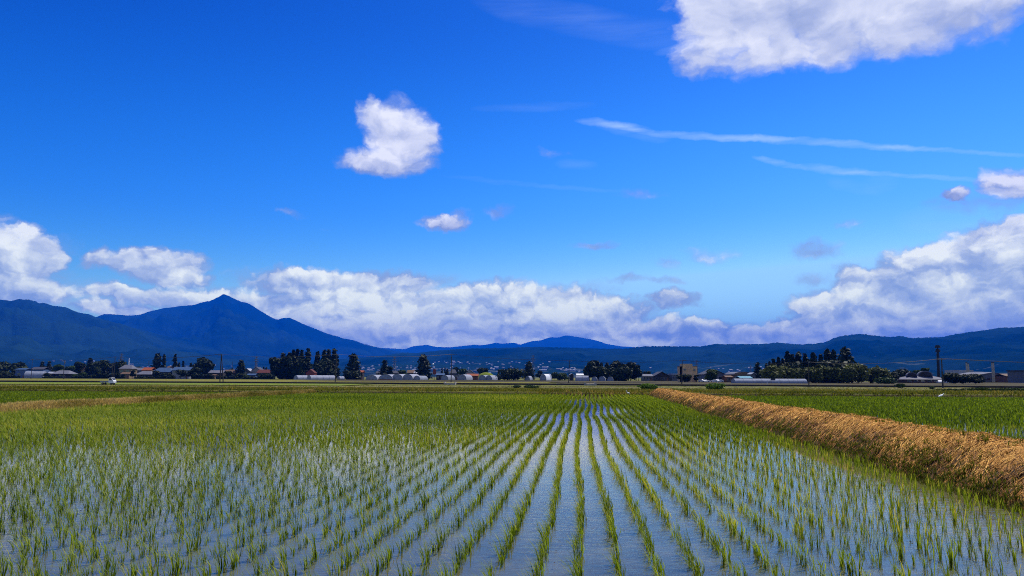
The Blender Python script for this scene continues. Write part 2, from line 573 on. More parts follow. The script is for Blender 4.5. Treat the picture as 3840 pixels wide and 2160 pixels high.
# ------------------------------------------------------------------ terrain
def fbm(x, y, oct=5, lac=2.0, gain=.5, seed=0):
    """value-noise fractal, vectorised"""
    tot, amp = np.zeros_like(x, dtype=float), 1.0
    tab = np.random.default_rng(100 + seed).random((256, 256))
    s = 0.0
    for o in range(oct):
        xi, yi = np.floor(x).astype(int), np.floor(y).astype(int)
        fx, fy = x - xi, y - yi
        fx, fy = fx * fx * (3 - 2 * fx), fy * fy * (3 - 2 * fy)
        g = lambda a, b: tab[(xi + a) % 256, (yi + b) % 256]
        tot += amp * ((g(0, 0) * (1 - fx) + g(1, 0) * fx) * (1 - fy) + (g(0, 1) * (1 - fx) + g(1, 1) * fx) * fy)
        s += amp
        amp *= gain
        x, y = x * lac + 17.3, y * lac + 5.1
    return tot / s


def grid_mesh(name, P, mat, smooth=True):
    """P (a,b,3) array of points"""
    a, b = P.shape[:2]
    idx = np.arange(a * b).reshape(a, b)
    q = np.stack([idx[:-1, :-1], idx[1:, :-1], idx[1:, 1:], idx[:-1, 1:]], -1).reshape(-1, 4)
    return np_mesh(name, P.reshape(-1, 3), q, mat, smooth=smooth)


def rowgrid(s, d, zf):
    S, D = np.meshgrid(s, d, indexing='ij')
    Z = zf(S, D)
    return np.stack([S * SA + D * CA, S * CA - D * SA, Z], -1)[::-1]


S_FAR = 59.0          # far edge of the paddies
D_BASE, D_CREST0, D_CREST1, D_BACK = 4.95, 5.85, 6.35, 7.05     # right dike
DL0, DL1, DL2, DL3 = -23.9, -23.3, -22.8, -22.2                 # left dike
GEO = M


def gz(S, D):
    """ground level: paddies, then a bank, then the plain a little lower"""
    z = np.where(S < S_FAR - .1, -.12, 0.0)
    t = np.clip((S - S_FAR) / .7, 0, 1)
    bank = .26 * t * t * (3 - 2 * t)
    t2 = np.clip((S - S_FAR - 1.5) / 80.0, 0, 1)
    z = np.where(S >= S_FAR - .1, bank - t2 * (.26 - GZ) + 0.0, z)
    near = np.clip((3.4 - S) / .8, 0, 1)
    z = np.where(S < 4, -.12 + near * .42, z)
    return z


# ground material: weedy banks near, rough grass further, ploughed and mown plots
gm, gnt = new_mat('rough_grass_ground')
t = NT(gnt)
tc = t.n('ShaderNodeTexCoord').outputs['Object']
n1 = t.noise(tc, .25, 6, .65)
n2 = t.noise(tc, 3.0, 5, .6)
n3 = t.noise(t.vm('MULTIPLY', tc, (.006, .05, 1)), 1.0, 3, .5)
c1 = t.ramp(n1, [(.25, (.07, .08, .010)), (.45, (.13, .13, .014)), (.62, (.19, .165, .022)), (.8, (.26, .18, .05))])
c2 = t.mix(t.lin(n3, .35, .65), c1, (.075, .095, .014))
c3 = t.mix(t.lin(n2, .40, .80), c2, (.07, .06, .014))
# bare dark soil on the cut face of the bank along the far edge of the paddies
along = t.vm('DOT_PRODUCT', tc, (SA, CA, 0))
cut = t.ss(t.m('ADD', along, t.m('MULTIPLY', n2, .5)), S_FAR + .55, S_FAR + .95)
t.out(t.bsdf(t.mix(cut, (.022, .013, .006), c3), .95, .1, normal=t.bump(n2, .8, .15)))
s_axis = np.concatenate([np.linspace(-40, 3, 20), [3.2, 3.35, 3.5, 3.7, 4.0, 6.0], np.linspace(10, 58.4, 10), np.linspace(58.8, 62, 12), np.linspace(63, 140, 40), np.linspace(150, 900, 40), np.geomspace(1000, 28000, 25)])
d_axis = np.concatenate([-np.geomspace(26000, 120, 22), np.linspace(-115, 115, 80), np.geomspace(120, 26000, 22)])


def ground_z(S, D):
    z = gz(S, D)
    rough = (fbm(S * .35, D * .35, 4, seed=1) - .5) * np.clip((S - S_FAR) / 1.5, 0, 1) * np.clip((400 - S) / 200, 0, 1)
    return z + rough * .22


ground = link('ground', grid_mesh('ground', rowgrid(s_axis, d_axis, ground_z), gm), None)
tag(ground, kind='structure')

# mud under the paddies
mm, mnt = new_mat('paddy_mud')
t = NT(mnt)
tc = t.n('ShaderNodeTexCoord').outputs['Object']
f1, f2 = t.noise(tc, 1.3, 6, .65), t.noise(tc, 9, 5, .6)
mc = t.ramp(t.m('ADD', t.m('MULTIPLY', f1, .6), t.m('MULTIPLY', f2, .4)), [(.32, (.036, .034, .019)), (.5, (.085, .074, .042)), (.68, (.18, .145, .085))])
# the mud colour turns paler towards the left
side = t.ss(t.m('ADD', t.vm('DOT_PRODUCT', tc, (CA, -SA, 0)), t.m('MULTIPLY', t.noise(tc, .18, 3, .5), 5.0)), 4.5, -1.5)
mc = t.mix(t.m('MULTIPLY', side, .75), mc, t.mix(f1, (.085, .075, .040), (.17, .145, .085)))
t.out(t.bsdf(mc, .9, .1, normal=t.bump(f2, .6, .02)))
mud = link('paddy_mud', grid_mesh('paddy_mud', rowgrid(np.linspace(3.0, S_FAR + .2, 80), np.linspace(-75, 75, 160), lambda S, D: -.042 + .03 * (fbm(S * 2, D * 2, 3, seed=2) - .5)), mm), None)
tag(mud, kind='structure')

# water: reflecting by angle, clear enough to show the mud; wind ripples near, calmer further out
wm, wmnt = new_mat('paddy_water')
t = NT(wmnt)
tc = t.n('ShaderNodeTexCoord').outputs['Object']
rp = t.n('ShaderNodeMapping')
t.put(rp.inputs[0], tc)
rp.inputs['Rotation'].default_value = (0, 0, R(-8))
rv = rp.outputs[0]
rip = t.noise(t.vm('MULTIPLY', rv, (4.5, 15.0, 1)), 1.0, 4, .6, dist=.6)
rip2 = t.noise(t.vm('MULTIPLY', rv, (2.0, 6.0, 1)), 1.0, 3, .5)
patch = t.ss(t.noise(t.vm('MULTIPLY', tc, (.16, .10, 1)), 1.0, 3, .5), .36, .62, .25, 1.0)
hh = t.m('ADD', t.m('MULTIPLY', rip, .7), t.m('MULTIPLY', rip2, .6))
bp = t.n('ShaderNodeBump')
# ruffled by the wind near the open end, sheltered and still among the rows further in
calm = t.ss(t.vm('DOT_PRODUCT', tc, (SA, CA, 0)), 6.5, 15.0, 1.0, .16)
t.put(bp.inputs['Strength'], t.m('MULTIPLY', t.m('MULTIPLY', patch, .42), calm))
bp.inputs['Distance'].default_value = .014
t.put(bp.inputs['Height'], hh)
fr = t.n('ShaderNodeFresnel')
fr.inputs[0].default_value = 1.33
gl = t.n('ShaderNodeBsdfGlossy')
gl.inputs['Roughness'].default_value = .04
gl.inputs[0].default_value = (1, 1, 1, 1)
wmnt.links.new(bp.outputs[0], gl.inputs['Normal']); wmnt.links.new(bp.outputs[0], fr.inputs['Normal'])
tr = t.n('ShaderNodeBsdfTransparent')
tr.inputs[0].default_value = (.80, .86, .78, 1)
mx = t.n('ShaderNodeMixShader')
wmnt.links.new(fr.outputs[0], mx.inputs[0]); wmnt.links.new(tr.outputs[0], mx.inputs[1]); wmnt.links.new(gl.outputs[0], mx.inputs[2])
t.out(mx.outputs[0])
for (a, b) in ((DL3 - .4, D_BASE + .25), (D_BACK - .25, 75), (-75, DL0 + .3)):
    w = link('water', grid_mesh('water', rowgrid(np.linspace(2.9, S_FAR + .25, 24), np.linspace(a, b, 24), lambda S, D: 0 * S), wm), None)
    tag(w, kind='structure')

# dikes: earth banks between the paddies
dm, dnt = new_mat('dike_earth')
t = NT(dnt)
tc = t.n('ShaderNodeTexCoord').outputs['Object']
f1, f2 = t.noise(tc, 2.2, 6, .65), t.noise(tc, 25, 4, .6)
dc = t.ramp(f1, [(.3, (.055, .032, .013)), (.5, (.10, .062, .024)), (.7, (.16, .10, .042))])
t.out(t.bsdf(dc, .95, .1, normal=t.bump(f2, .9, .03)))
SD = np.linspace(2.0, S_FAR + 1.0, 500)


def prof_right(S, D):
    """cross-section of the right dike, lumpy along its length"""
    wob = (fbm(S * .55, S * 0, 4, seed=3) - .5)
    h = .56 + .13 * wob
    off = .20 * (fbm(S * .35 + 9, S * 0, 3, seed=4) - .5)
    d = D + off
    up = np.clip((d - D_BASE) / (D_CREST0 - D_BASE), 0, 1) ** .8
    dn = np.clip((D_BACK - d) / (D_BACK - D_CREST1), 0, 1)
    return -.06 + (h + .06) * np.minimum(up, dn) + .10 * (fbm(S * 3, D * 3, 4, seed=5) - .5) * np.clip(np.minimum(up, dn) * 4, 0, 1)


def prof_left(S, D):
    h = .24 + .08 * (fbm(S * .5, S * 0, 3, seed=6) - .5)
    up = np.clip((D - DL0) / (DL1 - DL0), 0, 1)
    dn = np.clip((DL3 - D) / (DL3 - DL2), 0, 1)
    return -.06 + (h + .06) * np.minimum(up, dn) + .04 * (fbm(S * 3, D * 3, 3, seed=7) - .5)


dr = link('dike', grid_mesh('dike', rowgrid(SD, np.linspace(D_BASE - .2, D_BACK + .2, 44), prof_right), dm), None)
dl = link('dike', grid_mesh('dike', rowgrid(SD, np.linspace(DL0 - .1, DL3 + .1, 20), prof_left), dm), None)
for o in (dr, dl): tag(o, kind='structure')

# ------------------------------------------------------------------ plots, track and road beyond the paddies


def strip(name, y0, y1, x0, x1, z, mat, skew=0.0, thick=0.0, n=60):
    """a flat plot: rows of points between depth y0..y1 (+skew*x)"""
    xs = np.linspace(x0, x1, n)
    P = np.zeros((2, n, 3))
    for i, y in enumerate((y0, y1)):
        P[i, :, 0], P[i, :, 1], P[i, :, 2] = xs, y + skew * xs, z
    if thick:
        top = P
        P = np.concatenate([top[:1], top], 0)
        P[0, :, 2] = z - thick
        P = np.concatenate([P, top[1:]], 0)
        P[3, :, 2] = z - thick
    P = P[::-1] if not thick else P[::-1]
    o = link(name, grid_mesh(name, P, mat, smooth=False), None)
    return tag(o, kind='structure')


def plot_mat(name, a, b, sx, sy):
    m, nt = new_mat(name)
    t = NT(nt)
    tc = t.n('ShaderNodeTexCoord').outputs['Object']
    f = t.noise(t.vm('MULTIPLY', tc, (sx, sy, 1)), 1.0, 5, .6)
    t.out(t.bsdf(t.mix(t.lin(f, .3, .7), a, b), .95, .1))
    return m


M['track'] = plot_mat('gravel_track', (.17, .14, .085), (.30, .25, .15), .2, .8)
M['tilled'] = plot_mat('dark_tilled_soil', (.028, .023, .008), (.070, .058, .018), .02, .12)
M['barley'] = plot_mat('yellow_green_crop', (.085, .092, .008), (.18, .155, .018), .012, .12)
M['crop'] = plot_mat('green_crop', (.09, .125, .008), (.15, .18, .014), .02, .15)
M['asphalt'] = plot_mat('pale_road', (.06, .056, .026), (.11, .098, .045), .05, .5)
strip('farm_track', 157, 160.0, -160, 150, GZ + .10, M['track'], .03)
strip('canal_bank', 209, 213, -260, 230, GZ + .42, M['darkconc'], -.22, thick=.6)
strip('farm_road', 213, 217.5, -260, 230, GZ + .46, M['asphalt'], -.22, thick=.3)
strip('barley_field', 222, 420, -330, 15, GZ + .12, M['barley'], -.18)
strip('tilled_field', 224, 430, 18, 330, GZ + .12, M['tilled'], -.16)
strip('tilled_field', 300, 405, -95, 60, GZ + .20, M['tilled'], -.10)
strip('rice_field', 163, 204, -200, -40, GZ + .14, M['crop'], -.16)
strip('village_road', 432, 437, -420, 420, GZ + .30, M['asphalt'], -.15, thick=.3)

# ------------------------------------------------------------------ mountains


def profile(pts):
    a, e = [], []
    for (x, y) in pts:
        d = ray(x, y)
        a.append(math.atan2(d.x, d.y)); e.append(d.z / math.hypot(d.x, d.y))
    return np.array(a), np.array(e)


def ridge(name, pts, dist, foot, shape, gully, mat, seed, na=520, nt_=60, edge=(.25, .25), sharp=0.004):
    a, e = profile(pts)
    A = np.linspace(a[0] - edge[0], a[-1] + edge[1], na)
    E = np.interp(A, a, e)
    # beyond the listed crest the ridge runs on and sinks slowly
    E = np.where(A < a[0], e[0] * np.clip(1 - (a[0] - A) / (edge[0] + .02), 0, 1) ** .5, E)
    E = np.where(A > a[-1], e[-1] * np.clip(1 - (A - a[-1]) / (edge[1] + .02), 0, 1) ** .5, E)
    k = np.ones(3) / 3
    E[1:-1] = np.convolve(E, k, 'valid')
    T = np.concatenate([np.linspace(0, 1, nt_), np.linspace(1.04, 1.4, 8)])
    AA, TT = np.meshgrid(A, T, indexing='ij')
    RR = foot + TT * (dist - foot)
    X, Yy = RR * np.sin(AA), RR * np.cos(AA)
    H = (E * dist - (GZ - CAM_H))[:, None]
    Sh = np.where(TT <= 1, np.clip(TT, 0, 1) ** shape, np.clip(1 - (TT - 1) * 1.8, 0, 1))
    sc_ = 1.0 / (dist * .085)
    rn = 1 - np.abs(2 * fbm(X * sc_, Yy * sc_ * .6, 5, gain=.5, seed=seed) - 1)
    rn2 = fbm(X * sc_ * 6, Yy * sc_ * 6, 4, seed=seed + 1) - .5
    env = np.clip(TT, 0, 1) ** .8 * np.clip((1.0 - TT) / .35, 0, 1) ** .7
    Z = GZ - .5 + H * Sh + H * (rn - .75) * gully * env * 1.2 + H * rn2 * gully * .35 * env
    # trees along the skyline
    crest = np.exp(-((TT - 1) / .05) ** 2) * (fbm(AA * 900, AA * 0, 4, gain=.7, seed=seed + 2) - .5) * dist * sharp
    Z = Z + crest
    me = grid_mesh(name, np.stack([X, Yy, Z], -1)[::-1], mat)
    o = link(name, me, None)
    return tag(o, kind='structure')


def forest_mat(name, size, lo, hi, patch, patch_c, foot_h=400.0):
    m, nt = new_mat(name)
    t = NT(nt)
    tc = t.n('ShaderNodeTexCoord').outputs['Object']
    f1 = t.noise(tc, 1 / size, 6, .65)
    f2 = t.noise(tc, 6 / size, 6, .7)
    f0 = t.noise(t.vm('ADD', tc, (900, 300, 0)), 1 / (size * 3.2), 2, .5)  # broad patches: cloud shadows put into the forest colour
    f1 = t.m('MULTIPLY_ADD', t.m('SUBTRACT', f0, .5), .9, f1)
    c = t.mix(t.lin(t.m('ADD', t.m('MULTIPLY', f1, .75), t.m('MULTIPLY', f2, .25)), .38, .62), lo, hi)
    # clearings and fields, more of them low down where people farm
    z = t.sep(tc)[2]
    low = t.lin(z, 0, foot_h, .135, -.06)
    pn = t.noise(t.vm('MULTIPLY', tc, (1 / (size * .9), 1 / (size * .35), 1 / (size * .2))), 1.0, 4, .7)
    pk = t.ss(t.m('ADD', pn, low), patch, patch + .035)
    c = t.mix(pk, c, patch_c)
    t.out(t.bsdf(c, 1.0, 0.0, normal=t.bump(f2, .7, size * .06)))
    return m


K2 = lambda L, x0, y0, s: [(x0 + a / s, y0 + b / s) for a, b in L]
q = 2.0125
RA = K2([(-700, 640), (-300, 650), (0, 657), (120, 662), (250, 663), (300, 685), (390, 698), (500, 708), (570, 742), (720, 785), (850, 820), (1000, 860), (1150, 900), (1300, 940), (1500, 990), (1700, 1035), (1900, 1070), (2100, 1095)], 0, 800, q)
RB = K2([(400, 900), (600, 830), (720, 785), (790, 758), (850, 762), (980, 772), (1050, 766), (1120, 742), (1250, 712), (1360, 705), (1480, 690), (1600, 655), (1650, 632), (1690, 611), (1720, 620), (1760, 640), (1850, 680), (1940, 720), (2040, 780), (2090, 803), (2140, 788), (2200, 793), (2300, 840), (2450, 900), (2576, 940), (2676, 960), (2756, 990), (2876, 1018), (2996, 1040), (3100, 1062), (3300, 1090), (3600, 1120)], 0, 800, q)
RC = K2([(0, 1030), (150, 1020), (300, 1015), (480, 1025), (550, 1000), (650, 993), (720, 1008), (830, 1010), (1010, 990), (1050, 996), (1110, 988), (1170, 975), (1210, 985), (1300, 975), (1350, 992), (1430, 965), (1500, 960), (1580, 933), (1630, 938), (1700, 920), (1800, 935), (1930, 960), (2000, 985), (2100, 1002), (2250, 1012), (2500, 1030), (2900, 1050)], 1280, 800, q)
RD = K2([(-700, 1130), (-200, 1115), (200, 1085), (430, 1058), (470, 1050), (560, 1055), (680, 1040), (780, 1030), (950, 1020), (1200, 1015), (1500, 1008), (1780, 1015), (1900, 1020), (2000, 1022), (2150, 1020), (2250, 1005), (2400, 1002), (2576, 1003), (2726, 1003), (2816, 985), (2976, 988), (3176, 985), (3296, 975), (3436, 990), (3576, 982), (3656, 972), (3706, 945), (3776, 925), (3916, 908), (3976, 915), (4026, 922), (4126, 933), (4216, 925), (4296, 940), (4476, 935), (4536, 935), (4616, 915), (4726, 898), (4876, 880), (4976, 865), (5152, 855), (5500, 830), (6000, 840)], 1280, 800, q)
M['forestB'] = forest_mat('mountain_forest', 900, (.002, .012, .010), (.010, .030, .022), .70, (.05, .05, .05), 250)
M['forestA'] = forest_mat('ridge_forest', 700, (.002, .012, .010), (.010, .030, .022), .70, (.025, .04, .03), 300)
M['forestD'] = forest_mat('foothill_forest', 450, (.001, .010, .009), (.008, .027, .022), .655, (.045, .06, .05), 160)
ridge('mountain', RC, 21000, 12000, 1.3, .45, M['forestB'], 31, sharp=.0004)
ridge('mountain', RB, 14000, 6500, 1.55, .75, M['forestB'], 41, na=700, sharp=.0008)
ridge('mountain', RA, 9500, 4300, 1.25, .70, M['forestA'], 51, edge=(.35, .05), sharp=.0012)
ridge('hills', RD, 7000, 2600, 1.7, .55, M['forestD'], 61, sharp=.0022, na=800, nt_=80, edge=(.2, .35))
# ------------------------------------------------------------------ rice and grass
INV = np.array(ROT.transposed())


def project(P):
    """world points -> photo pixel (3840 wide), depth"""
    q = (np.asarray(P) - np.array([0, 0, CAM_H])) @ INV.T
    zc = np.maximum(-q[:, 2], 1e-3)
    return CX + F * q[:, 0] / zc, CY - F * q[:, 1] / zc, -q[:, 2]


def in_frame(P, mx=260, my=260):
    x, y, z = project(P)
    return (z > .5) & (x > -mx) & (x < 3840 + mx) & (y < 2160 + my) & (y > -my)


def tuft(rng, nb, seg, width, length, lean, spread=.9, r0=.016, sink=.04, wind=math.pi, stiff=1.3, p0=(.02, .22), p1=(.35, 1.35)):
    """one plant of nb blades: quads and a tint per vertex"""
    V, Q, Tn = [], [], []
    for b in range(nb):
        th = rng.uniform(0, 2 * math.pi)
        L = length * rng.uniform(.55, 1.1)
        phi0, phi1 = rng.uniform(*p0) * spread, rng.uniform(*p1) * spread
        if rng.random() < .25: phi1 *= .35
        wd = wind + rng.normal(0, .35)
        lx, ly = math.cos(th), math.sin(th)
        w0 = width * rng.uniform(.7, 1.25)
        p = np.array([lx * r0 * rng.random(), ly * r0 * rng.random(), -sink])
        tw = rng.uniform(-.9, .9)
        base = len(V)
        tn = rng.uniform(.15, .85) if rng.random() > .06 else rng.uniform(.9, 1.0)
        for i in range(seg + 1):
            f = i / seg
            ph = phi0 + (phi1 - phi0) * f ** stiff
            k = lean * f
            dx, dy = (1 - k) * lx + k * 1.5 * math.cos(wd), (1 - k) * ly + k * 1.5 * math.sin(wd)
            n = math.hypot(dx, dy) + 1e-6
            ux, uy = dx / n, dy / n
            w = w0 * (1 - f ** 2.2) * (.6 + .8 * min(1, f * 3)) + .0004
            px, py = -uy * math.cos(tw) + ux * math.sin(tw) * .3, ux * math.cos(tw) + uy * math.sin(tw) * .3
            side = np.array([px, py, .25 * math.sin(tw)]) * w * .5
            V.append(p - side); V.append(p + side)
            Tn += [tn * (.75 + .25 * f)] * 2
            mag = min(1.0, n) ** .5
            p = p + (L + sink) / seg * np.array([math.sin(ph) * ux * mag, math.sin(ph) * uy * mag, math.cos(ph)])
        for i in range(seg):
            j = base + 2 * i
            Q.append((j, j + 1, j + 3, j + 2))
    return np.array(V), np.array(Q), np.array(Tn)


def scatter(name, P, variants, mat, rot=.6, smin=.8, smax=1.2, seed=0, zscale=None, tshift=None):
    """all plants at points P as one mesh"""
    rng = np.random.default_rng(seed)
    n = len(P)
    which = rng.integers(0, len(variants), n)
    VV, QQ, TT, off = [], [], [], 0
    for k, (V, Q, Tn) in enumerate(variants):
        sel = np.where(which == k)[0]
        if not len(sel): continue
        a = rng.uniform(-rot, rot, len(sel))
        s = rng.uniform(smin, smax, len(sel))
        c, sn = np.cos(a) * s, np.sin(a) * s
        X = V[None, :, 0] * c[:, None] - V[None, :, 1] * sn[:, None]
        Yv = V[None, :, 0] * sn[:, None] + V[None, :, 1] * c[:, None]
        Zv = V[None, :, 2] * s[:, None] * (1 if zscale is None else zscale[sel][:, None])
        W_ = np.stack([X, Yv, Zv], -1) + P[sel][:, None, :]
        VV.append(W_.reshape(-1, 3))
        q_ = Q[None] + (np.arange(len(sel)) * len(V))[:, None, None] + off
        QQ.append(q_.reshape(-1, 4))
        t0 = Tn[None] + rng.uniform(-.12, .12, len(sel))[:, None]
        if tshift is not None: t0 = t0 + tshift[sel][:, None]
        TT.append(np.clip(t0, 0, 1).reshape(-1))
        off += len(sel) * len(V)
    return np_mesh(name, np.concatenate(VV), np.concatenate(QQ), mat, np.concatenate(TT))


rg = np.random.default_rng(5)
ROW, STEP = .30, .115
wig_f = [(rg.uniform(.05, .5), rg.uniform(0, 6.28), rg.uniform(.006, .022)) for _ in range(9)]


def row_points(d0, d1, s0, s1, seed, row=ROW, step=STEP, miss=.055):
    rng = np.random.default_rng(seed)
    ds = np.arange(d0, d1, row)
    ss_ = np.arange(s0, s1, step)
    S, D = np.meshgrid(ss_, ds, indexing='ij')
    # the planter drives a slightly wavy line; six rows are set in one pass
    pas = np.floor((D - d0) / row / 6).astype(int)
    ph = rng.uniform(0, 6.28, pas.max() + 1)[pas]
    wv = sum(a * np.sin(f * S + p) for f, p, a in wig_f) + .022 * np.sin(.21 * S + ph)
    kink = .10 * (1 / (1 + np.exp(-(S - 26.5) * 1.6)) - 1 / (1 + np.exp(-(S - 33) * .8)))
    S = S + rng.normal(0, .026, S.shape) + rng.uniform(0, step, len(ds))[None, :]
    D = D + wv - kink + rng.normal(0, .017, D.shape)
    keep = (rng.random(S.shape) > miss)
    S, D = S[keep], D[keep]
    return np.stack([S * SA + D * CA, S * CA - D * SA, np.zeros_like(S)], -1), S, D


near_l = [tuft(rg, rg.integers(8, 14), 5, .0064, .178, 1.2, 1.0, p0=(.06, .36), p1=(.6, 2.0)) for _ in range(24)]
near_r = [tuft(rg, rg.integers(6, 12), 5, .0062, .168, .4, .95) for _ in range(20)]
mid_l = [tuft(rg, 9, 3, .0108, .178, 1.15, 1.0, p0=(.06, .34), p1=(.6, 1.9)) for _ in range(10)]
mid_r = [tuft(rg, 8, 3, .0100, .168, .40, .95) for _ in range(8)]
far_v = [tuft(rg, 6, 2, .024, .18, .8, 1.0, p0=(.06, .34), p1=(.5, 1.7)) for _ in range(8)]

P, S, D = row_points(-22.05, 4.72, 3.9, 58.6, 21)
ok = in_frame(P, 900, 400)
P, S, D = P[ok], S[ok], D[ok]
x, y, zc = project(P)
vis = (x > 15) & (x < 3825) & (y < 2150)
order = np.argsort(np.where(vis, zc, 1e9))
indiv = order[:300]
rest = np.ones(len(P), bool); rest[indiv] = False
# the 300 that show largest: plants of their own
meshes = {}
for nm, vs in (('l', near_l), ('r', near_r)):
    meshes[nm] = [np_mesh('rice_seedling', V, Q, M['rice'], Tn) for V, Q, Tn in vs]
rr = random.Random(3)
for i in indiv:
    left = D[i] < 1.6 + rr.uniform(-.8, .8)
    me = rr.choice(meshes['l' if left else 'r'])
    o = bpy.data.objects.new('rice_seedling', me)
    o.location = P[i]
    o.rotation_euler = (0, 0, rr.uniform(-.6, .6))
    sc_ = rr.uniform(.62, 1.28)
    o.scale = (sc_, sc_, sc_)
    COL.objects.link(o)
    if left:
        tag(o, 'young rice seedling bent over to the left, in the shallow water nearest the viewer', 'rice seedling', 'wind-bent rice seedlings at the front of the paddy')
    else:
        tag(o, 'upright young rice seedling in the shallow water at the front right of the paddy', 'rice seedling', 'upright rice seedlings at the front of the paddy')
G0 = 1.9 + rg.normal(0, .7, len(P))
near = rest & (zc < 15); midm = rest & (zc >= 15) & (zc < 32); far = rest & (zc >= 32)
parts = []
for sel, L_, R_, sd_ in ((near, near_l, near_r, 1), (midm, mid_l, mid_r, 2), (far, far_v, far_v, 3)):
    for side, vs in ((D < G0, L_), (D >= G0, R_)):
        k = sel & side
        if k.any(): parts.append((P[k], vs, sd_))


def join_meshes(name, mes, mat):
    vs, qs, ts, off = [], [], [], 0
    for me in mes:
        n, m = len(me.vertices), len(me.polygons)
        v_ = np.empty(n * 3, np.float32); me.vertices.foreach_get('co', v_)
        l_ = np.empty(m * 4, np.int32); me.loops.foreach_get('vertex_index', l_)
        t_ = np.empty(n, np.float32); me.attributes['tint'].data.foreach_get('value', t_)
        vs.append(v_.reshape(-1, 3)); qs.append(l_.reshape(-1, 4) + off); ts.append(t_); off += n
        bpy.data.meshes.remove(me)
    return np_mesh(name, np.concatenate(vs), np.concatenate(qs), mat, np.concatenate(ts))


mes = [scatter('rice_part', p, vs, None, .6, .62, 1.28, seed=50 + i, tshift=(fbm(p[:, 0] * .09 + 30, p[:, 1] * .13, 4, seed=21) - .5) * .75) for i, (p, vs, sd_) in enumerate(parts)]
o = link('rice_plants', join_meshes('rice_plants', mes, M['rice']), None)
tag(o, 'long straight rows of young rice running back through the flooded paddy', 'rice', kind='stuff')
# the paddies to the left and right, seen low across the tops of their rows
for (d0, d1, s1, sd_, lab) in ((D_BACK + .25, 62, 57.2, 22, 'dense green young rice in the paddy beyond the straw-covered dike'),
                              (-70, DL0 - .2, 58.4, 23, 'dense green young rice in the paddy beyond the low yellow-grass dike')):
    FIELD_T = -.12 if d0 > 0 else -.08
    P2, S2, D2 = row_points(d0, d1, 5, s1, sd_, step=.20, miss=.04)
    ok = in_frame(P2, 600, 300)
    P2 = P2[ok]
    _, _, z2 = project(P2)
    mes = [scatter('rice_part', P2[z2 < 22], mid_r, None, .8, .85, 1.25, seed=sd_) if (z2 < 22).any() else None,
           scatter('rice_part', P2[z2 >= 22], far_v, None, 3.1, .85, 1.25, seed=sd_ + 1, tshift=np.full(int((z2 >= 22).sum()), FIELD_T))]
    o = link('rice_plants', join_meshes('rice_plants', [m_ for m_ in mes if m_], M['ricefar']), None)
    tag(o, lab, 'rice', kind='stuff')

# ---- straw and weeds on the right dike


def hright(S_, D_):
    return prof_right(S_, D_)


def blades(name, S_, D_, hf, mat, L, W_, lay, ddir, seed, lift=(.0, .05), tint=None, seg=3, arch=.10):
    """loose blades lying on a bank: each runs ddir (row frame angle) with scatter"""
    rng = np.random.default_rng(seed)
    n = len(S_)
    ang = ddir + rng.normal(0, lay, n)
    Lb = L * rng.uniform(.45, 1.25, n)
    wb_ = W_ * rng.uniform(.6, 1.4, n)
    up0 = rng.uniform(*lift, n)
    kink = rng.normal(0, .35, n)
    V = np.zeros((n, seg + 1, 2, 3))
    for i in range(seg + 1):
        f = i / seg
        a = ang + kink * f
        s_ = S_ + np.sin(a) * Lb * f
        d_ = D_ + np.cos(a) * Lb * f
        z_ = hf(s_, d_) + .006 + up0 * (1 - abs(2 * f - .9)) + arch * Lb * f * (1 - f)
        ww = wb_ * (1 - .75 * f)
        for k, sg in enumerate((-.5, .5)):
            ss2, dd2 = s_ + np.cos(a) * ww * sg, d_ - np.sin(a) * ww * sg
            V[:, i, k, 0] = ss2 * SA + dd2 * CA
            V[:, i, k, 1] = ss2 * CA - dd2 * SA
            V[:, i, k, 2] = z_ + sg * ww * rng.uniform(-1, 1, n)
    idx = np.arange(n * (seg + 1) * 2).reshape(n, seg + 1, 2)
    Q = np.stack([idx[:, :-1, 0], idx[:, :-1, 1], idx[:, 1:, 1], idx[:, 1:, 0]], -1).reshape(-1, 4)
    tn = rng.random(n) if tint is None else tint
    return np_mesh(name, V.reshape(-1, 3), Q, mat, np.repeat(tn, (seg + 1) * 2))


def bank_points(n, a, b, s0, s1, seed, power=1.6):
    """points on the bank, denser towards the viewer"""
    rng = np.random.default_rng(seed)
    u = rng.random(n)
    S_ = s0 * (s1 / s0) ** (u ** (1 / power) if power < 1 else u)
    return S_, rng.uniform(a, b, n), rng


mes = []
S_, D_, rng = bank_points(48000, D_BASE + .22, D_CREST1 + .15, 3.6, 59.5, 71)
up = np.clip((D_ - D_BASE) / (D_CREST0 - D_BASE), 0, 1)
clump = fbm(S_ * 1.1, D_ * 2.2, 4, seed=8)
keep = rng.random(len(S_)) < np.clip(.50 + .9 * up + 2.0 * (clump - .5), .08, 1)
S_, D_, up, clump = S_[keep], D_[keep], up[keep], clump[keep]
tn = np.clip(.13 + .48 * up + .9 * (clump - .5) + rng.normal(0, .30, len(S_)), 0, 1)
far_w = np.clip(S_ / 14, 1, 2.4)
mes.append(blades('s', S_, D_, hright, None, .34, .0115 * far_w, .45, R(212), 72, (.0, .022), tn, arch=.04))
S_, D_, rng = bank_points(13000, D_CREST0 - .2, D_CREST1 + .25, 3.6, 59.5, 73)
tn = np.clip(.66 + rng.normal(0, .22, len(S_)), 0, 1)
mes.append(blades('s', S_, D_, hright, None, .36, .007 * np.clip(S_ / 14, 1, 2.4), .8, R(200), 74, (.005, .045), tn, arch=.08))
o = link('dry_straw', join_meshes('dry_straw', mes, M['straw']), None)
tag(o, 'mown orange-brown straw lying over the dike on the right', 'straw', kind='stuff')

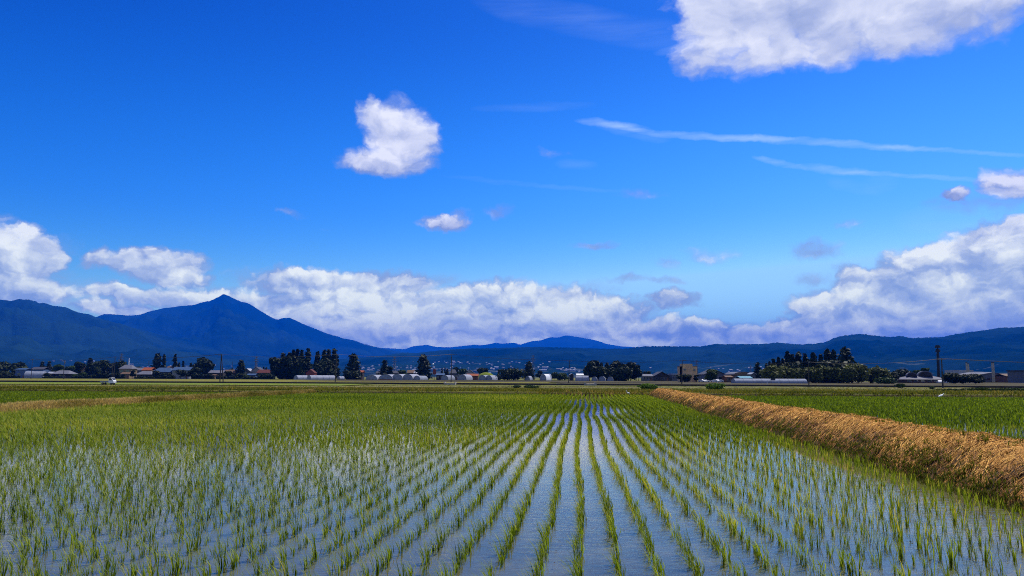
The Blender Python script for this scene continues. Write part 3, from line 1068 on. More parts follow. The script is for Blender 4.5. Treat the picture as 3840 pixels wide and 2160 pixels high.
weed_v = [tuft(rg, 8, 3, .011, .075, .25, 1.6, .06, .02) for _ in range(10)]
weed_f = [tuft(rg, 5, 2, .030, .26, .25, 1.2, .12, .02) for _ in range(8)]
S_, D_, rng = bank_points(14000, D_BASE - .12, D_CREST0 - .05, 3.6, 59.5, 75)
up = np.clip((D_ - D_BASE) / (D_CREST0 - D_BASE), 0, 1)
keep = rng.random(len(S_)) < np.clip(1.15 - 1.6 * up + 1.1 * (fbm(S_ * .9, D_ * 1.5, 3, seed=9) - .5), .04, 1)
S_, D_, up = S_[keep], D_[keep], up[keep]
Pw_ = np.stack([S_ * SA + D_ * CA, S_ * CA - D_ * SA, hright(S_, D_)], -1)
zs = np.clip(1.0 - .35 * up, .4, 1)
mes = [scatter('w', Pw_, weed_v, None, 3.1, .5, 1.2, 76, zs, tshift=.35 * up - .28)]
# back slope and the crest's odd green blades
S_, D_, rng = bank_points(2200, D_CREST0, D_BACK, 3.6, 59.5, 77)
Pw_ = np.stack([S_ * SA + D_ * CA, S_ * CA - D_ * SA, hright(S_, D_)], -1)
mes.append(scatter('w', Pw_, weed_v, None, 3.1, .7, 1.5, 78))
o = link('bank_weeds', join_meshes('bank_weeds', mes, M['weed']), None)
tag(o, 'low olive-green weeds along the foot of the straw-covered dike', 'weeds', kind='stuff')

# ---- yellow grass on the left dike
rng = np.random.default_rng(81)
n = 16000
S_, D_ = rng.uniform(18, 59.5, n), rng.uniform(DL0 - .05, DL3 + .1, n)
Pw_ = np.stack([S_ * SA + D_ * CA, S_ * CA - D_ * SA, prof_left(S_, D_)], -1)
k = in_frame(Pw_, 500, 100)
Pw_, S_, D_ = Pw_[k], S_[k], D_[k]
tsh = -.38 * np.clip((S_ - 34) / 14, 0, 1) + (fbm(S_ * .5, D_ * 1.5, 4, seed=10) - .40) * 1.5 + .15 * ((D_ > DL1 - .2) & (D_ < DL2 + .2))
me = scatter('g', Pw_, [tuft(rg, 5, 2, .022, .17, .3, 1.4, .10, .02) for _ in range(8)], None, 3.1, .5, 1.2, 82, tshift=tsh)
o = link('dry_grass', join_meshes('dry_grass', [me], M['drygrass']), None)
tag(o, 'yellowed grass on the low dike along the left side of the paddy', 'grass', kind='stuff')

# ---- rough grass on the banks beyond the paddies
rng = np.random.default_rng(83)
n = 75000
S_ = S_FAR + .05 + 125 * rng.random(n) ** 1.7
D_ = rng.uniform(-1.05, .95, n) * (S_ * .78 + 8)
Pw_ = np.stack([S_ * SA + D_ * CA, S_ * CA - D_ * SA, ground_z(S_, D_)], -1)
k = in_frame(Pw_, 400, 100)
pat = fbm(S_ * .22, D_ * .05, 4, seed=12)
pat2 = fbm(S_ * .8, D_ * .12, 3, seed=13)
k &= rng.random(n) < np.clip(2.4 * (pat2 - .25), .1, 1)
Pw_, S_, D_, pat = Pw_[k], S_[k], D_[k], pat[k]
tsh = (pat - .5) * 1.3
gv = [tuft(rg, 6, 2, .050, .34, .2, 1.2, .22, .03) for _ in range(10)]
me = scatter('g', Pw_, gv, None, 3.1, .4, 1.05, 84, zscale=np.clip(.6 + 1.2 * (pat - .4), .35, 1.3), tshift=tsh)
o = link('bank_grass', join_meshes('bank_grass', [me], M['weed']), None)
tag(o, 'rough green and yellow grass on the banks beyond the paddies', 'grass', kind='stuff')

# ---- bits of leaf and stalk afloat between the rows
rng = np.random.default_rng(85)
n = 500
S_ = 4.5 * (40 / 4.5) ** rng.random(n); D_ = rng.uniform(-6, 4.6, n)
flat = lambda a, b: 0 * a + .001
me = blades('debris', S_, D_, flat, None, .045, .012, 2.5, 0, 86, (0, .004), rng.random(n), 2, .02)
M['debris'] = leafy('rotting_stalks', [(0, (.012, .010, .007)), (1, (.05, .035, .015))], 0)
me.materials.append(M['debris'])
o = link('floating_debris', me, None)
tag(o, 'dark scraps of leaf and stalk floating between the rice rows', 'debris', kind='stuff')
HAZE_COL, HAZE_D, EXPOSURE = (.0, .155, 1.0, 1), 6.0e-5, 0.4
# ------------------------------------------------------------------ trees and bushes


def leaf_quads(C, Nrm, size, rng, tint):
    """one small bent leaf spray (quad) at each centre C, roughly facing Nrm"""
    n = len(C)
    r = rng.normal(size=(n, 3))
    nn = Nrm + .55 * r
    nn /= np.linalg.norm(nn, axis=1)[:, None] + 1e-9
    size = size * 1.35
    a = np.cross(nn, rng.normal(size=(n, 3))); a /= np.linalg.norm(a, axis=1)[:, None] + 1e-9
    b = np.cross(nn, a)
    s = size * rng.uniform(.55, 1.35, n)[:, None]
    V = np.stack([C - a * s * .5 - b * s * .35, C + a * s * .15 - b * s * .5, C + a * s * .6 + b * s * .2, C - a * s * .2 + b * s * .5], 1)
    return V.reshape(-1, 3), np.arange(n * 4).reshape(n, 4), np.repeat(np.clip(tint, 0, 1), 4)


def conifer_points(w, h, n, rng, pointy=.8, clear=.06, ragged=.35, tiers=0):
    """points over a conical crown: whorls of branches that stick out unevenly"""
    nb = int(40 + n / 9)
    C, Nn, T = [], [], []
    zb = np.sort(clear + (1 - clear) * rng.random(nb) ** 1.15)
    for z in zb:
        f = (z - clear) / (1 - clear)
        prof = min(1.0, f / .16 + .45) * (1 - f) ** pointy
        if tiers: prof *= .62 + .55 * abs(math.sin(f * math.pi * tiers))
        L = max(.02, prof * (1 - abs(rng.normal(0, ragged))) * .5)
        a = rng.uniform(0, 2 * math.pi)
        k = max(3, int(n / nb * (.5 + 1.3 * prof)))
        u = rng.random(k) ** .6
        x = u * L * math.cos(a) + rng.normal(0, .05, k) * (.3 + u)
        y = u * L * math.sin(a) + rng.normal(0, .05, k) * (.3 + u)
        zz = z * h + (u * L * w) * rng.normal(-.12, .08) + rng.normal(0, .012 * h, k)
        C.append(np.stack([x * w, y * w, zz], 1))
        Nn.append(np.stack([np.full(k, math.cos(a)), np.full(k, math.sin(a)), np.full(k, .9)], 1))
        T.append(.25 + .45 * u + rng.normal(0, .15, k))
    return np.concatenate(C), np.concatenate(Nn), np.concatenate(T)


def broad_points(w, h, n, rng, clear=.12, lobes=9, flat=.75):
    """points over a crown of several uneven lobes"""
    C, Nn, T = [], [], []
    for i in range(lobes):
        a = rng.uniform(0, 2 * math.pi)
        rr_ = rng.random() ** .6 * .30
        zc = clear + (1 - clear) * rng.uniform(.28, .80)
        if i == 0: rr_, zc = .05, clear + (1 - clear) * .72
        R_ = rng.uniform(.17, .30)
        k = n // lobes
        v = rng.normal(size=(k, 3)); v /= np.linalg.norm(v, axis=1)[:, None]
        rad = R_ * (rng.random(k) ** .25) * (1 + .22 * np.sin(v[:, 0] * 7 + i) * np.cos(v[:, 2] * 6 + 2 * i))
        zr = min(R_ * w * flat, (1 - zc) * h, (zc - clear * .5) * h) / R_
        C.append(np.stack([(rr_ * math.cos(a) + v[:, 0] * rad) * w, (rr_ * math.sin(a) + v[:, 1] * rad) * w, zc * h + v[:, 2] * rad * zr], 1))
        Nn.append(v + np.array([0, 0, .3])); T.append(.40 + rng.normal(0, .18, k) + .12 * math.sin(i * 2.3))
    return np.concatenate(C), np.concatenate(Nn), np.concatenate(T)


KINDS = {  # points, leaf size as a share of height, material, leaf count
    'cedar': (lambda w, h, n, r: conifer_points(w, h, n, r, .62, .05), .055, 'cedar', 1500),
    'spire': (lambda w, h, n, r: conifer_points(w, h, n, r, .58, .04, .22), .050, 'cedar', 1200),
    'egg': (lambda w, h, n, r: conifer_points(w, h, n, r, .44, .03, .22), .055, 'cedar', 2000),
    'tier': (lambda w, h, n, r: conifer_points(w, h, n, r, .36, .18, .30, 4), .055, 'cedar', 1500),
    'dark': (lambda w, h, n, r: broad_points(w, h, n, r, .06, 10), .085, 'dark', 1800),
    'grove': (lambda w, h, n, r: broad_points(w, h, n, r, .03, 16, 1.3), .075, 'dark', 2400),
    'green': (lambda w, h, n, r: broad_points(w, h, n, r, .05, 9), .09, 'green', 1600),
    'olive': (lambda w, h, n, r: broad_points(w, h, n, r, .0, 16, 1.0), .085, 'olive', 2400),
    'dome': (lambda w, h, n, r: broad_points(w, h, n, r, .0, 14, .6), .075, 'dark', 1500),
    'bush': (lambda w, h, n, r: broad_points(w, h, n, r, .0, 13, .5), .10, 'bush', 1300),
    'hedge': (lambda w, h, n, r: (lambda q: (np.stack([(q[:, 0] - .5) * w, (q[:, 1] - .5) * 2.2, q[:, 2] ** .6 * h * (.72 + .28 * np.sin(q[:, 0] * 23 + w) * np.sin(q[:, 0] * 9))], 1), np.tile([0, -.5, .8], (n, 1)), .4 + r.normal(0, .18, n)))(r.random((n, 3))), .22, 'dark', 2200),
    'weedbush': (lambda w, h, n, r: broad_points(w, h, n, r, .0, 12, .35), .12, 'green', 700),
}
TREE_SEED = [200]


def plant(kind, x0, x1, top, depth, label, cat='tree', name=None, group=None, base=GZ, trunk=True, jig=0.0):
    """a tree whose crown spans pixel x0..x1 and reaches pixel row top, standing at this depth"""
    TREE_SEED[0] += 1
    rng = np.random.default_rng(TREE_SEED[0])
    A, B = at(x0, top, depth), at(x1, top, depth)
    w, h = B.x - A.x, (A.z + B.z) / 2 - base
    root = empty(name or {'cedar': 'cedar_tree', 'spire': 'cedar_tree', 'egg': 'fir_tree', 'tier': 'pine_tree', 'bush': 'bush', 'weedbush': 'shrub', 'dome': 'round_tree'}.get(kind, 'leafy_tree'),
                 ((A.x + B.x) / 2, depth + jig, base))
    tag(root, label, cat, group)
    fn, ls, mat, n = KINDS[kind]
    C, Nn, T = fn(w, h, n, rng)
    # fit the spread to the width seen
    lo, hi = np.quantile(C[:, 0], .01), np.quantile(C[:, 0], .99)
    C[:, 0] = (C[:, 0] - (lo + hi) / 2) * w / max(hi - lo, 1e-3) * .97
    C[:, 1] *= 1 if kind == 'hedge' else w / max(hi - lo, 1e-3) * .97
    C[:, 2] *= h / np.quantile(C[:, 2], .998)
    C[:, 2] = np.maximum(C[:, 2], .01 * h)
    V, Q, t_ = leaf_quads(C, Nn, ls * h * (1.0 if w < h or kind == 'hedge' else (w / h) ** .5), rng, T)
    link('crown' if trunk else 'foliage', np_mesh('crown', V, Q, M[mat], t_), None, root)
    if trunk:
        r = max(.10, .022 * h)
        mb = MB().tube([(0, 0, -.2), (.05 * r, 0, h * .35), (0, .1 * r, h * .9)], [r, r * .7, r * .12], 7)
        for k in range(3):
            a = rng.uniform(0, 6.28); z = h * rng.uniform(.3, .6)
            mb.tube([(0, 0, z), (w * .22 * math.cos(a), w * .22 * math.sin(a), z + h * .1)], [r * .4, r * .12], 5)
        mb.build('trunk', M['bark'], root)
    return root


def T(kind, n, c0, c1, ct, depth, label, **kw):
    x0, y = crop(n, c0, ct)
    x1, _ = crop(n, c1, ct)
    return plant(kind, x0, x1, y, depth, label, **kw)


# left village
T('dark', 1, -120, 165, 470, 540, 'dark bushy tree at the left edge of the village')
T('dark', 1, 190, 415, 480, 540, 'rounded dark tree behind the blue-walled shed')
T('spire', 1, 585, 700, 470, 560, 'left dark conifer of the pair behind the large grey-blue greenhouse')
T('spire', 1, 700, 795, 465, 560, 'right dark conifer of the pair behind the large grey-blue greenhouse')
T('green', 1, 780, 960, 515, 575, 'low green tree behind the small shed with white posts')
T('green', 1, 930, 1140, 535, 580, 'spreading green tree behind the grey hip-roofed house')
T('dark', 1, 1130, 1305, 478, 560, 'rounded dark tree right of the grey hip-roofed house')
T('cedar', 1, 1305, 1430, 420, 555, 'pointed conifer at the left end of the dark grove by the leaning pole')
T('grove', 1, 1405, 1650, 448, 550, 'widest dark leafy tree of the grove beside the leaning pole')
T('dark', 1, 1640, 1740, 490, 565, 'small dark tree in the gap of the grove behind the leaning pole')
T('grove', 1, 1710, 1890, 458, 550, 'dark leafy tree just right of the leaning pole')
T('green', 1, 2000, 2180, 545, 590, 'low pale green tree between the cream house and the orange roof')
T('cedar', 1, 2285, 2455, 350, 570, 'broader cedar of the tall pair behind the blue-roofed house')
T('spire', 1, 2448, 2518, 370, 572, 'slim cedar of the tall pair behind the blue-roofed house')
T('spire', 2, 32, 108, 360, 575, 'slim pointed cedar standing alone above the village roofs')
T('spire', 2, 98, 155, 485, 580, 'small conifer right beside the lone slim cedar')
T('spire', 2, 168, 215, 462, 585, 'thin short conifer above the white house with the blue roof')
T('cedar', 2, 275, 350, 488, 575, 'small conifer left of the large uneven dark tree')
T('dark', 2, 345, 635, 425, 560, 'large uneven dark leafy tree right of the white house')
T('dark', 2, 425, 545, 412, 563, 'dark tree whose top sticks out above the large uneven tree')
T('egg', 2, 1003, 1135, 448, 560, 'dense dark cone-shaped conifer right of the A-frame pole')
T('dark', 2, 885, 985, 575, 575, 'small dark tree between the A-frame pole and the cone-shaped conifer')
T('spire', 2, 1385, 1425, 545, 600, 'tiny dark conifer beside the gabled roofs')
T('cedar', 2, 1418, 1470, 555, 600, 'small dark conifer at the left foot of the big cedar grove')
GRV = 'cedar grove behind the twin white greenhouses'
T('grove', 2, 1510, 1665, 412, 505, 'low rounded tree at the left end of the big grove behind the greenhouses', group=GRV)
T('cedar', 2, 1635, 1765, 350, 515, 'cedar second from the left in the big grove behind the greenhouses', group=GRV)
T('grove', 2, 1650, 1830, 385, 500, 'bulky leafy tree filling the front left of the big grove', group=GRV)
T('cedar', 2, 1740, 1855, 338, 520, 'cedar left of the three highest tops in the big grove', group=GRV)
T('cedar', 2, 1800, 1905, 298, 512, 'left of the three highest tops of the big grove', group=GRV)
T('cedar', 2, 1865, 1965, 293, 518, 'middle of the three highest tops of the big grove', group=GRV)
T('cedar', 2, 1930, 2030, 300, 512, 'right of the three highest tops of the big grove', group=GRV)
T('grove', 2, 1800, 2040, 430, 496, 'bulky dark tree low in the front of the big grove', group=GRV)
T('spire', 2, 2022, 2138, 278, 515, 'slim tall cedar standing apart at the right of the big grove', group=GRV)
GR2 = 'cedars above the red gabled hut'
T('cedar', 2, 2158, 2278, 330, 520, 'shorter cedar at the left of the clump above the red hut', group=GR2)
T('cedar', 2, 2265, 2375, 300, 515, 'second cedar from the left in the clump above the red hut', group=GR2)
T('cedar', 2, 2345, 2450, 290, 520, 'third cedar from the left in the clump above the red hut', group=GR2)
T('cedar', 2, 2410, 2532, 284, 515, 'tallest rightmost cedar of the clump above the red hut', group=GR2)
T('grove', 2, 2170, 2530, 430, 505, 'wide dark tree low at the foot of the clump above the red hut', group=GR2)
# nearer dark trees and bushes among the houses
for n_, c0, c1, ct, k_, lab in ((1, 655, 760, 640, 'dark', 'dark bush between the grey-blue greenhouse and the small shed'), (1, 1085, 1190, 652, 'green', 'green bush at the right end of the grey hip-roofed house'),
                                (1, 1175, 1290, 632, 'green', 'taller green bush left of the tan-roofed house'), (1, 1975, 2050, 600, 'dark', 'dark tree at the right corner of the cream house'),
                                (1, 2320, 2430, 605, 'dark', 'dark tree before the blue-grey roofed house'), (1, 2440, 2570, 640, 'dark', 'dark wide bush before the blue-grey roofed house'),
                                (2, 95, 215, 590, 'dark', 'dark tree hiding the left of the white house'), (2, 245, 345, 600, 'dark', 'dark tree hiding the right of the white house'),
                                (2, 330, 450, 560, 'dark', 'dark tree at the left foot of the large uneven tree'), (2, 830, 930, 610, 'dark', 'dark tree before the brown-roofed house by the A-frame pole'),
                                (2, 1080, 1200, 665, 'green', 'low green bushes right of the cone-shaped conifer'), (2, 1300, 1540, 650, 'dark', 'dark hedge-like trees before the dark red-roofed house'),
                                (2, 980, 1110, 640, 'dark', 'dark bush left foot of the cone-shaped conifer'), (1, 60, 200, 630, 'dark', 'dark bush left of the blue-walled shed'),
                                (1, -60, 90, 610, 'dark', 'dark bush at the left edge below the bushy tree')):
    T(k_, n_, c0, c1, ct, 492, lab)
HEDGES = ((1, -60, 300, 672, 488, 'dark hedge at the foot of the leftmost houses'), (1, 650, 860, 690, 488, 'dark hedge before the small shed with white posts'),
          (1, 1090, 1420, 675, 488, 'dark hedge between the hip-roofed house and the grove'), (1, 1400, 1880, 640, 486, 'dark undergrowth along the foot of the grove by the leaning pole'),
          (1, 2030, 2360, 690, 487, 'low dark hedge before the orange-roofed house'), (1, 2360, 2640, 675, 487, 'low dark hedge before the blue-grey roofed house'),
          (2, 320, 640, 650, 487, 'dark hedge at the foot of the large uneven tree'), (2, 690, 1020, 680, 487, 'low dark hedge under the A-frame pole'),
          (2, 1100, 1350, 690, 488, 'low dark hedge before the low blue-walled shed'), (2, 1340, 1560, 665, 486, 'dark hedge before the red-roofed house'))
for n_, c0, c1, ct, dp, lab in HEDGES:
    T('hedge', n_, c0, c1, ct, dp, lab, cat='hedge', name='hedge', trunk=False, group='dark hedges along the village')
# middle
T('egg', 3, 75, 290, 358, 490, 'big cone-shaped dark fir left of the small orange roof')
T('dark', 3, 30, 280, 600, 482, 'low dark thicket at the foot of the big cone-shaped fir', cat='thicket', name='thicket')
T('cedar', 3, 583, 725, 450, 500, 'triangular dark fir behind the red-based greenhouse')
T('dark', 3, 690, 770, 545, 502, 'small square-topped tree touching the triangular fir on its right')
T('egg', 3, 1130, 1352, 368, 490, 'biggest dark fir with ragged branches on its right side')
T('green', 3, 870, 985, 598, 540, 'low dull green tree behind the middle greenhouses')
T('spire', 3, 1505, 1535, 565, 620, 'leftmost of the short thin conifers near the straight pole')
T('spire', 3, 1548, 1578, 563, 620, 'middle one of the short thin conifers near the straight pole')
T('cedar', 3, 1572, 1630, 578, 620, 'rightmost of the short thin conifers near the straight pole')
T('dark', 3, 1680, 1760, 555, 600, 'small dark tree just right of the straight pole')
T('green', 3, 1755, 1890, 575, 610, 'green tree left of the white-gabled house')
T('dark', 3, 2065, 2160, 562, 600, 'left dark tree of the two above the grassy mound')
T('dark', 3, 2140, 2215, 570, 600, 'right dark tree of the two above the grassy mound')
T('spire', 3, 2350, 2402, 595, 520, 'small dark conifer left of the dome-shaped tree')
T('dome', 3, 2365, 2775, 574, 440, 'wide dark dome-shaped tree in front of the houses')
T('egg', 4, 188, 332, 468, 500, 'dark columnar fir right of the dome-shaped tree')
T('dark', 4, 362, 455, 608, 540, 'small dark tree right of the columnar fir')
T('green', 4, 572, 700, 628, 520, 'left one of the low green trees beside the far pole')
T('green', 4, 680, 850, 640, 515, 'right one of the low green trees beside the far pole')
GR3 = 'trees of the broad dark wood'
T('grove', 4, 1092, 1245, 468, 420, 'left end tree of the broad dark wood', group=GR3)
T('grove', 4, 1180, 1310, 455, 428, 'high rounded tree second from the left in the broad dark wood', group=GR3)
T('cedar', 4, 1290, 1400, 492, 425, 'lower pointed tree in the dip of the broad dark wood', group=GR3)
T('cedar', 4, 1380, 1480, 488, 428, 'pointed tree right of the dip in the broad dark wood', group=GR3)
T('grove', 4, 1465, 1650, 460, 424, 'high rounded tree in the middle of the broad dark wood', group=GR3)
T('grove', 4, 1610, 1740, 500, 420, 'lower tree right of the middle of the broad dark wood', group=GR3)
T('grove', 4, 1700, 1870, 482, 424, 'high rounded tree third from the right end of the broad dark wood', group=GR3)
T('grove', 4, 1800, 1940, 520, 428, 'second tree from the right end of the broad dark wood', group=GR3)
T('grove', 4, 1860, 1955, 570, 420, 'low right end tree of the broad dark wood', group=GR3)
T('grove', 4, 1200, 1500, 540, 412, 'bulky undergrowth tree at the front left of the broad dark wood', group=GR3)
T('grove', 4, 1460, 1800, 545, 412, 'bulky undergrowth tree at the front right of the broad dark wood', group=GR3)
T('dark', 4, 1985, 2090, 615, 470, 'rounded dark tree left of the big dark-roofed hall')
# right
T('dark', 4, 2490, 2700, 660, 330, 'dark bushy tree in front of the tan concrete building')
T('dark', 5, 168, 235, 668, 335, 'small dark tree at the right corner of the tan concrete building')
T('green', 5, 340, 525, 582, 350, 'rounded deep green tree between the tan building and the arched hall')
T('spire', 5, 1062, 1195, 485, 330, 'single upright cedar left of the right-hand wood')
GR4 = 'dark conifers at the back of the right-hand wood'
for c0, c1, ct, kind, lab in (
        (1218, 1298, 498, 'cedar', 'lowest conifer at the left end of the right-hand wood'),
        (1278, 1345, 472, 'cedar', 'second conifer from the left end of the right-hand wood'),
        (1325, 1412, 436, 'cedar', 'third conifer from the left end of the right-hand wood'),
        (1395, 1495, 410, 'cedar', 'fourth conifer from the left end of the right-hand wood'),
        (1480, 1550, 430, 'cedar', 'conifer half hidden left of the tiered pine in the wood'),
        (1522, 1628, 320, 'tier', 'tiered pine rising like a mushroom from the right-hand wood'),
        (1610, 1700, 364, 'cedar', 'conifer just right of the tiered mushroom-shaped pine'),
        (1672, 1812, 334, 'egg', 'broad conifer in the middle of the right-hand wood'),
        (1800, 1900, 354, 'cedar', 'conifer behind the thin pole in the right-hand wood'),
        (1892, 2035, 338, 'cedar', 'conifer with a forked outline right of the thin pole'),
        (2030, 2130, 360, 'cedar', 'lower conifer left of the tall group in the right-hand wood'),
        (2112, 2240, 294, 'egg', 'left conifer of the tall group in the right-hand wood'),
        (2225, 2325, 310, 'egg', 'middle conifer of the tall group in the right-hand wood'),
        (2330, 2575, 270, 'tier', 'wide flat-topped pine at the right end of the tall group')):
    T(kind, 5, c0, c1, ct, 318 + 8 * (len(lab) % 3), lab, group=GR4)
T('grove', 5, 1330, 1900, 480, 326, 'dark mass of trees low in the left of the right-hand wood', group=GR4)
T('grove', 5, 1850, 2560, 450, 326, 'dark mass of trees low in the right of the right-hand wood', group=GR4)
GR5 = 'olive-green trees along the front of the right-hand wood'
for n, c0, c1, ct, lab in (
        (5, 1205, 1490, 525, 'wide olive tree at the left end of the row before the wood'),
        (5, 1430, 1640, 542, 'second olive tree from the left before the wood'),
        (5, 1600, 1810, 572, 'lower olive tree left of the thin pole before the wood'),
        (5, 1770, 1960, 562, 'olive tree behind the thin pole before the wood'),
        (5, 1900, 2090, 564, 'olive tree just right of the thin pole before the wood'),
        (5, 2045, 2185, 524, 'narrow taller olive tree in the row before the wood'),
        (5, 2150, 2280, 556, 'pale olive tree right of the narrow taller one'),
        (5, 2260, 2420, 560, 'olive tree third from the right end of the row before the wood'),
        (5, 2390, 2600, 545, 'olive tree second from the right end before the wood'),
        (5, 2500, 2780, 505, 'tall olive tree at the right end of the row before the wood')):
    T('olive', n, c0, c1, ct, 292 + (len(lab) % 4) * 3, lab, group=GR5)
T('olive', 6, 225, 510, 542, 300, 'separate rounded olive tree right of the wood')
T('dark', 6, 430, 640, 625, 306, 'dark low tree between the rounded olive tree and the temple-roofed building')
T('green', 6, 360, 640, 710, 285, 'low clipped green hedge left of the temple-roofed building', cat='hedge', name='hedge', trunk=False)
T('dark', 6, 610, 850, 582, 352, 'dark rounded tree at the left shoulder of the temple-like roof')
T('green', 6, 895, 1010, 598, 356, 'small tree behind the two raised gables, left one')
T('green', 6, 1030, 1130, 570, 356, 'small tree behind the two raised gables, right one')
T('dark', 6, 1355, 1600, 640, 270, 'dark green bush left in the clump right of the black mast')
T('dark', 6, 1520, 1780, 662, 268, 'dark green bush in the middle of the clump right of the black mast')
T('dark', 6, 1700, 1960, 655, 270, 'dark green bush right in the clump before the factory')
# bushes on the banks
x, y = crop(4, 2050, 885)
T('bush', 4, 1930, 2175, 800, 128, 'bright green leafy bush left of the two beyond the paddy', cat='bush', trunk=False, base=ground_pt(x, y).z)
T('bush', 5, 345, 612, 795, 118, 'bright green leafy bush right of the two, beyond the straw dike', cat='bush', trunk=False, base=float(ground_z(np.array(118.), np.array(20.))))
for c0, c1, ct, dp, lab in ((1180, 1420, 885, 112, 'dark green weedy shrub left of the long weedy bank on the right'), (1400, 1640, 878, 113, 'weedy shrub second from the left on the right bank'),
                            (1620, 1880, 872, 112, 'weedy shrub in the middle of the right bank'), (1850, 2060, 862, 111, 'tallest dark weedy shrub on the right bank'),
                            (2040, 2300, 870, 112, 'weedy shrub right of the tallest one on the right bank'), (2280, 2600, 868, 112, 'weedy shrub cut by the right edge of the view')):
    T('weedbush', 6, c0, c1, ct, dp, lab, cat='shrub', trunk=False, base=GZ + .35, group='weedy shrubs on the right bank')
for n, c0, c1, ct, dp, lab in ((6, 640, 780, 800, 170, 'small dark shrub on the plain before the temple-roofed building'), (6, 1140, 1230, 835, 150, 'small dark shrub left of the dark crossarm pole'),
                               (4, 0, 130, 822, 150, 'low weed clump on the bank, left end, in the middle of the view'), (4, 190, 400, 820, 150, 'low weed clump on the bank left of the far pole'),
                               (4, 1540, 1650, 925, 78, 'weed clump at the end of the paddy left of the white bird'), (5, 860, 1060, 918, 92, 'dark weed clump on the bank behind the straw dike')):
    T('weedbush', n, c0, c1, ct, dp, lab, cat='shrub', trunk=False, base=float(ground_z(np.array(float(dp)), np.array(0.))) - .05)

# ------------------------------------------------------------------ buildings


def span(n, c0, c1, ct, depth):
    x0, y = crop(n, c0, ct); x1, _ = crop(n, c1, ct)
    A, B = at(x0, y, depth), at(x1, y, depth)
    return A.x, B.x, (A.z + B.z) / 2


def house(n, c0, c1, ridge_c, eave_c, depth, label, roof='rgrey', wall='whitewall', style='side', deep=8.0, windows=3, storeys=1,
          door=True, name='house', cat='house', over=.5, base=GZ, group=None):
    x0, x1, zr = span(n, c0, c1, ridge_c, depth)
    _, _, ze = span(n, c0, c1, eave_c, depth)
    w, hr, he = x1 - x0, zr - base, max(ze - base, 1.2)
    root = tag(empty(name, ((x0 + x1) / 2, depth, base)), label, cat, group)
    hw, hd = w / 2 - over, deep / 2
    MB().box(-hw, hw, -hd, hd, -.3, he).build('wall', M[wall], root)
    rf, o_, t = MB(), over, .18
    if style == 'side':                       # ridge across the view, slope facing us
        rf.prism([(-hd - o_, he - .05), (-hd - o_, he + t), (0, hr), (hd + o_, he + t), (hd + o_, he - .05), (0, hr - t)], -w / 2, w / 2, 'x')
    elif style == 'front':                    # gable facing us
        rf.prism([(-w / 2, he - .05), (-w / 2, he + t), (0, hr), (w / 2, he + t), (w / 2, he - .05), (0, hr - t)], -hd - o_, hd + o_, 'y')
        MB().prism([(-hw, he), (0, hr - t - .1), (hw, he)], -hd + .02, hd - .02, 'y').build('gable', M[wall], root)
    elif style == 'hip':
        k = w * .22
        v = [(-w / 2, -hd - o_, he), (w / 2, -hd - o_, he), (w / 2, hd + o_, he), (-w / 2, hd + o_, he), (-w / 2 + k, 0, hr), (w / 2 - k, 0, hr)]
        rf.v += v
        rf.f += [(0, 1, 5, 4), (1, 2, 5), (2, 3, 4, 5), (3, 0, 4), (3, 2, 1, 0)]
    elif style == 'flat':
        rf.box(-w / 2, w / 2, -hd - o_, hd + o_, he, hr)
    elif style == 'arch':
        pts = [(-w / 2 * math.cos(a), he + (hr - he) * math.sin(a)) for a in np.linspace(0, math.pi, 15)]
        rf.prism(pts, -hd - o_, hd + o_, 'y')
        MB().prism([(p[0] * .95, he + (p[1] - he) * .9) for p in pts], -hd - o_ - .06, -hd - o_ + .3, 'y').build('gable', M[wall], root)
    rf.build('roof', M[roof], root)
    for s_ in range(storeys):
        zz = he * (s_ + .38) / storeys
        hh_ = min(1.3, he / storeys * .45)
        for i in range(windows):
            xx = -hw + (i + .5 + (.15 if i % 2 else 0)) * 2 * hw / (windows + .3)
            ww = min(1.9, hw / windows * .95)
            f = MB().box(xx - ww / 2 - .08, xx + ww / 2 + .08, -hd - .05, -hd, zz - .08, zz + hh_ + .08).build('window', M['frame'], root)
            MB().box(xx - ww / 2, xx + ww / 2, -hd - .07, -hd - .05, zz, zz + hh_).build('pane', M['glass'], f)
    if door:
        xx = hw * .72
        MB().box(xx - .5, xx + .5, -hd - .06, -hd, 0, min(2.0, he * .8)).build('door', M['brownwall'], root)
    return root


